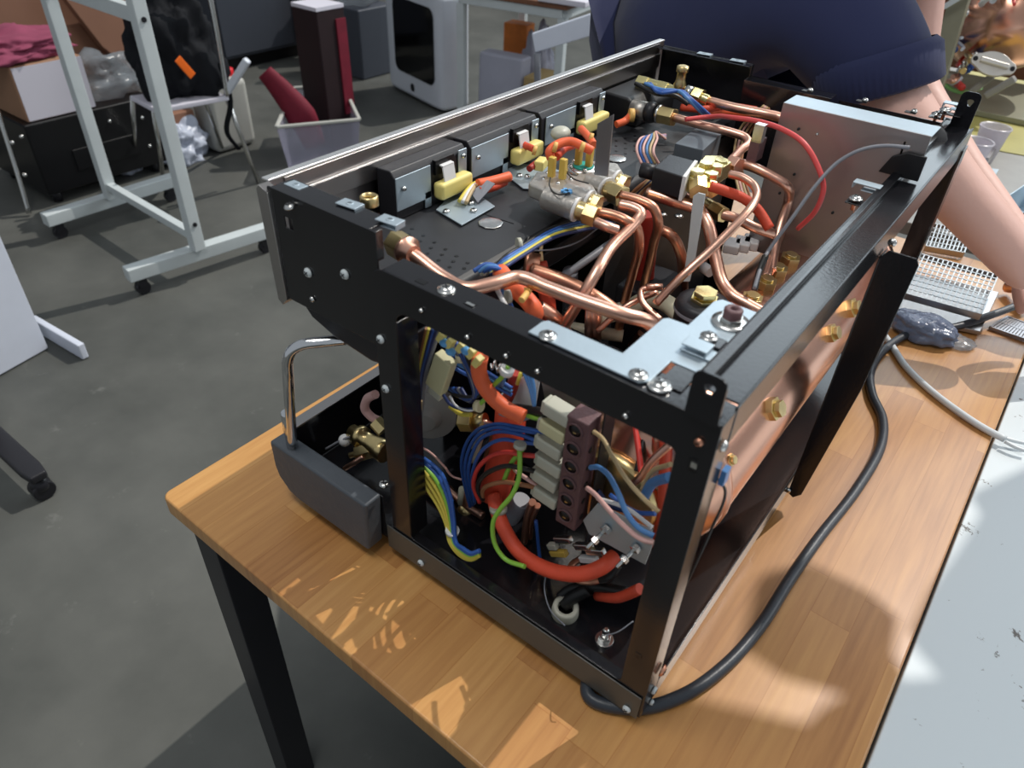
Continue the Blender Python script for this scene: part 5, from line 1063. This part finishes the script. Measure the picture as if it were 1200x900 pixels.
# sacks
for px, py, s_, lb, sd_ in ((152, 203, (.11, .10, .08), 'white plastic sack on the floor left of the right stand post', 3), (222, 190, (.12, .13, .12), 'crumpled white plastic sack on the floor beneath the chair seat', 6)):
    c = G(px, py, z=0); cloth('plastic_sack', lb, 'sack', V(c.x - .08, c.y, .001), *s_, 'sack_plastic', sd_)
tag(MB().box(G(205, 160, z=.10) - V(.12, .06, .1), G(205, 160, z=.10) + V(.05, .10, .12)).build('carton', 'brown_card', bevel=.004), 'small brown carton on the floor under the chair, behind the white sacks', 'box')
# slate cabinet
xa_ = -3.85; ca, cb2 = at_x(272, 78, xa_).y, at_x(372, 74, xa_).y
CB = thing('cabinet', 'slate grey cabinet with plain doors in the background behind the plastic bin', 'cabinet', (xa_ - .25, (ca + cb2) / 2, 0))
MB().box((xa_ - .5, ca - .05, .08), (xa_, cb2 + .55, 1.9)).build('cabinet_body', 'slate_paint', CB, bevel=.004); MB().box((xa_ - .48, ca, 0), (xa_ - .04, cb2 + .5, .08)).build('plinth', 'machine_black', CB)
for i in range(2): y_ = ca - .04 + i * .58; MB().box((xa_ + .0005, y_, .10), (xa_ + .016, y_ + .56, 1.88)).build('door', 'slate_paint', CB, bevel=.003)
# plastic bin with maroon things
bz = .24
b4 = [FZ(x, y_, bz) for x, y_ in ((324, 149), (421, 140), (402, 100), (344, 103))]; f4 = [Vector((v.x, v.y, .0)) for v in b4]; cen = sum(b4, Vector()) / 4
f4 = [Vector((cen.x + (v.x - cen.x) * .86, cen.y + (v.y - cen.y) * .86, .003)) for v in b4]
BI = thing('plastic_bin', 'clear plastic storage bin on the floor holding two maroon garments', 'bin', (cen.x, cen.y, 0))
m_ = MB(); m_.add(f4 + b4, [(0, 1, 2, 3)] + [(i, (i + 1) % 4, 4 + (i + 1) % 4, 4 + i) for i in range(4)]); m_.build('bin_body', 'bin_plastic', BI, solid=.004)
m_ = MB(); [m_.bar(b4[i], b4[(i + 1) % 4], .018, .014) for i in range(4)]; m_.build('rim', 'can_plastic', BI, bevel=.004)
c = G(335, 128, z=.20); skc = cen
tag(MB().tube([V(cen.x + .04, cen.y - .09, .07), V(cen.x + .03, cen.y - .14, .22), V(cen.x - .03, cen.y - .19, .34), V(cen.x - .08, cen.y - .23, .42)], .05, n=14, rs=[.055, .075, .055, .04], flat=.6).build('rolled_garment', 'maroon_cloth'), 'maroon folded umbrella-like roll leaning out of the bin, left one', 'garment')
bx_ = MB(); q = V(cen.x - .0, cen.y + .10, .0); bx_.obox(V(cen.x - .03, cen.y + .09, .345), (1, 0, 0), (0, 1, 0), (-.05, .03, 1), .09, .085, .32); GA = bx_.build('tall_box', 'maroon_dark', bevel=.006); tag(GA, 'tall dark maroon case standing in the bin, right one', 'case')
MB().obox(V(cen.x + .062, cen.y + .145, .40), (1, 0, 0), (0, 1, 0), (-.05, .03, 1), .004, .030, .22).build('side_strip', 'maroon_cloth', GA)
MB().obox(V(cen.x - .045, cen.y + .10, .672), (1, 0, 0), (0, 1, 0), (-.05, .03, 1), .09, .085, .008).build('top_cover', 'white_card', GA)
# bags between cabinet and purifier
c = G(440, 95, z=0); tag(MB().box((c.x - .42, c.y - .05, .001), (c.x - .06, c.y + .27, .42)).build('storage_crate', 'slate_paint', bevel=.01), 'dark slate crate on the floor left of the white purifier', 'crate')
blob('plastic_bag', V(c.x - .24, c.y + .11, .422), .17, .17, .22, 'clear_bag', 'clear plastic bag piled on the dark slate crate', 'bag', 21, .35)
c = G(398, 98, z=0); blob('paper_bag', V(c.x - .50, c.y + .36, .001), .11, .11, .36, 'tan_paper', 'tan crumpled paper bag behind the dark maroon case', 'bag', 22, .3); blob('parcel', V(c.x - .36, c.y + .52, .001), .08, .07, .20, 'amber', 'small amber orange parcel beside the tan paper bag', 'parcel', 23, .2)
# purifier
PU = thing('air_purifier', 'white rounded air purifier with black front panel on the floor', 'appliance', (-2.6, 3.15, 0))
c0 = G(454, 98, z=.02); c1 = G(517, 131, z=.02); c2 = G(545, 118, z=.02)
u = (c1 - c0); u.z = 0; W_ = u.length; u.normalize(); v_ = V(-u.y, u.x, 0); v_ = v_ if v_.dot(c2 - c1) > 0 else -v_; D_ = .22; H_ = .62
cc = (c0 + c1) / 2 + v_ * D_ / 2; cc.z = 0
b_ = MB(); pr_ = []
for i in range(32):
    a = 2 * PI * i / 32; ca_, sa_ = math.cos(a), math.sin(a); ex = .28
    pr_.append(Vector(cc) + u * (W_ / 2) * math.copysign(abs(ca_) ** ex, ca_) + v_ * (D_ / 2) * math.copysign(abs(sa_) ** ex, sa_) + V(0, 0, .012))
b_.prism(pr_, (0, 0, H_)).build('shell', 'white_plastic', PU, bevel=.03, seg=4)
def face(x0, x1, z0, z1, off, th, r, m, name):
    k = []
    for p in rrect(x0, z0, x1, z1, r, 0): k.append(Vector(cc) - v_ * (D_ / 2 + off) + u * p.x + V(0, 0, p.z))
    MB().prism(k, -v_ * th).build(name, m, PU, bevel=.003)
face(-W_ * .30, W_ * .40, .145, .56, -.001, .006, .05, 'glass_black', 'front_panel'); face(-.022, .022, .055, .10, -.001, .004, .018, 'dark_plastic', 'logo_badge'); face(-W_ * .18, W_ * .2, .585, .61, -.001, .004, .008, 'dark_plastic', 'display')
# white desk frame
z_ = .69; lg = G(541, 3, z=z_); fc_ = G(660, 22, z=z_)
DK = thing('desk', 'white steel framed desk with brown top behind the stainless panel', 'desk', (lg.x, lg.y, 0))
dirA = (fc_ - lg); LA = dirA.length; dirA.normalize(); dirB = V(-dirA.y, dirA.x, 0)
A0 = V(lg.x, lg.y, 0); A1 = A0 + dirA * LA; B0 = A0 + dirB * .65; B1 = A1 + dirB * .65
for q in (A0, A1, B0, B1): MB().obox(q + V(0, 0, .345), dirA, dirB, (0, 0, 1), .02, .02, .345).build('leg', 'white_paint', DK, bevel=.003)
for p, q in ((A0, A1), (B0, B1), (A0, B0), (A1, B1)): MB().bar(p + V(0, 0, .71), q + V(0, 0, .71), .04, .04).build('apron', 'white_paint', DK, bevel=.003)
MB().prism([A0 - dirA * .03 - dirB * .03 + V(0, 0, .731), A1 + dirA * .03 - dirB * .03 + V(0, 0, .731), B1 + dirA * .03 + dirB * .03 + V(0, 0, .731), B0 - dirA * .03 + dirB * .03 + V(0, 0, .731)], (0, 0, .022)).build('desktop', 'wood_brown', DK, bevel=.003)
q = G(665, 3, z=.755); tag(MB().obox(q + V(0, 0, .013), dirA, dirB, (0, 0, 1), .12, .07, .012).build('paper_stack', 'white_card', bevel=.004), 'white flat packet on the brown desktop beside the leaning person', 'paper')
# things beneath desk
c = G(575, 118, z=.0); c = A0 + dirA * .17 + dirB * .14
tag(MB().obox(c + V(0, 0, .23), dirA, dirB, (.03, 0, 1), .13, .05, .228).build('paper_carton', 'paper_grey', bevel=.015), 'pale grey printed paper sack standing beneath the desk', 'sack')
c = A0 + dirA * .26 + dirB * .36; cloth('shopping_bag', 'white rounded bag leaning beneath the desk behind the grey sack', 'bag', c + V(0, 0, .001), .10, .08, .34, 'paper_grey', 15)
c = A0 + dirA * .08 + dirB * .46; tag(MB().obox(c + V(0, 0, .27), dirA, dirB, (0, 0, 1), .07, .05, .268).build('carton', 'amber', bevel=.006), 'orange brown carton at the back beneath the desk', 'box')
c = A0 + dirA * .42 + dirB * .12; tag(MB().obox(c + V(0, 0, .20), dirA, dirB, (0, 0, 1), .07, .10, .198).build('carton', 'ochre_card', bevel=.004), 'ochre cardboard carton beneath the desk next to the white chair', 'box')
# white backed chair
C2 = thing('chair', 'white backed chair with grey frame between the desk and the leaning person', 'chair', (-.9, 2.2, 0))
yc = 2.15; k4 = [G(623, 40, y=yc), G(700, 14, y=yc + .1), G(700, 40, y=yc + .1), G(627, 62, y=yc)]
MB().prism(k4, (-.012, .02, 0)).build('backrest', 'white_board', C2, bevel=.004)
zz0 = k4[3].z
for a in (k4[3] + V(.01, 0, 0), k4[2]): MB().tube([a, V(a.x, a.y + .03, .42), V(a.x - .02, a.y + .02, .012)], .013, n=10).build('leg', 'wire_grey', C2)
sa = k4[3]; MB().obox(V((k4[3].x + k4[2].x) / 2 - .12, (k4[3].y + k4[2].y) / 2 + .18, .43), (k4[2] - k4[3]), V(0, 0, 1).cross(k4[2] - k4[3]), (0, 0, 1), .2, .2, .015).build('seat', 'slate_paint', C2, bevel=.006)
for s_ in (-.15, .17): MB().tube([V(sa.x + s_, sa.y + .38, .42), V(sa.x + s_ - .02, sa.y + .40, .012)], .013, n=10).build('leg', 'wire_grey', C2)
# whiteboard at left
WBD = thing('display_board', 'white panel standing on a flat foot at the left edge of the floor', 'board', (-1.6, .35, 0))
w0, w1 = G(0, 440, z=.004), G(57, 408, z=.004); dd = (w1 - w0).normalized(); tpv = [w0 - dd * .1, w1, w1 + V(0, 0, .9), w0 - dd * .1 + V(0, 0, .9)]
n_ = V(dd.y, -dd.x, 0); MB().prism(tpv, -n_ * .018).build('panel', 'white_board', WBD, bevel=.003)
f0, f1 = G(52, 385, z=.03), G(98, 412, z=.03)
MB().bar(f0 - (f1 - f0) * .25, f1, .022, .055).build('foot_bar', 'white_board', WBD, bevel=.004)
# caster foot at the left edge
e0 = G(41, 556, z=.075)
OC = thing('rolling_stand', 'black rolling stand, only one caster foot showing at the left edge', 'stand', (e0.x - .22, e0.y, 0))
for sx in (0, -.42):
    t = V(e0.x + sx, e0.y, .0275)
    cs = MB().cyl(V(t.x - .020, t.y, .0275), V(t.x + .020, t.y, .0275), .027, n=20).build('caster', 'dark_plastic', OC, bevel=.003); MB().sphere(V(t.x, t.y, .042), .025).build('hood', 'dark_plastic', cs)
MB().prism([V(e0.x + .026, e0.y - .020, .066), V(e0.x - .02, e0.y - .026, .066), V(e0.x - .44, e0.y - .026, .066), V(e0.x - .44, e0.y + .026, .066), V(e0.x - .02, e0.y + .026, .066), V(e0.x + .026, e0.y + .020, .066)], (0, 0, .024)).build('foot_bar', 'black_satin', OC, bevel=.006)
MB().cyl(V(e0.x - .26, e0.y, .09), V(e0.x - .26, e0.y, 1.2), .02, n=16).build('post', 'black_satin', OC)
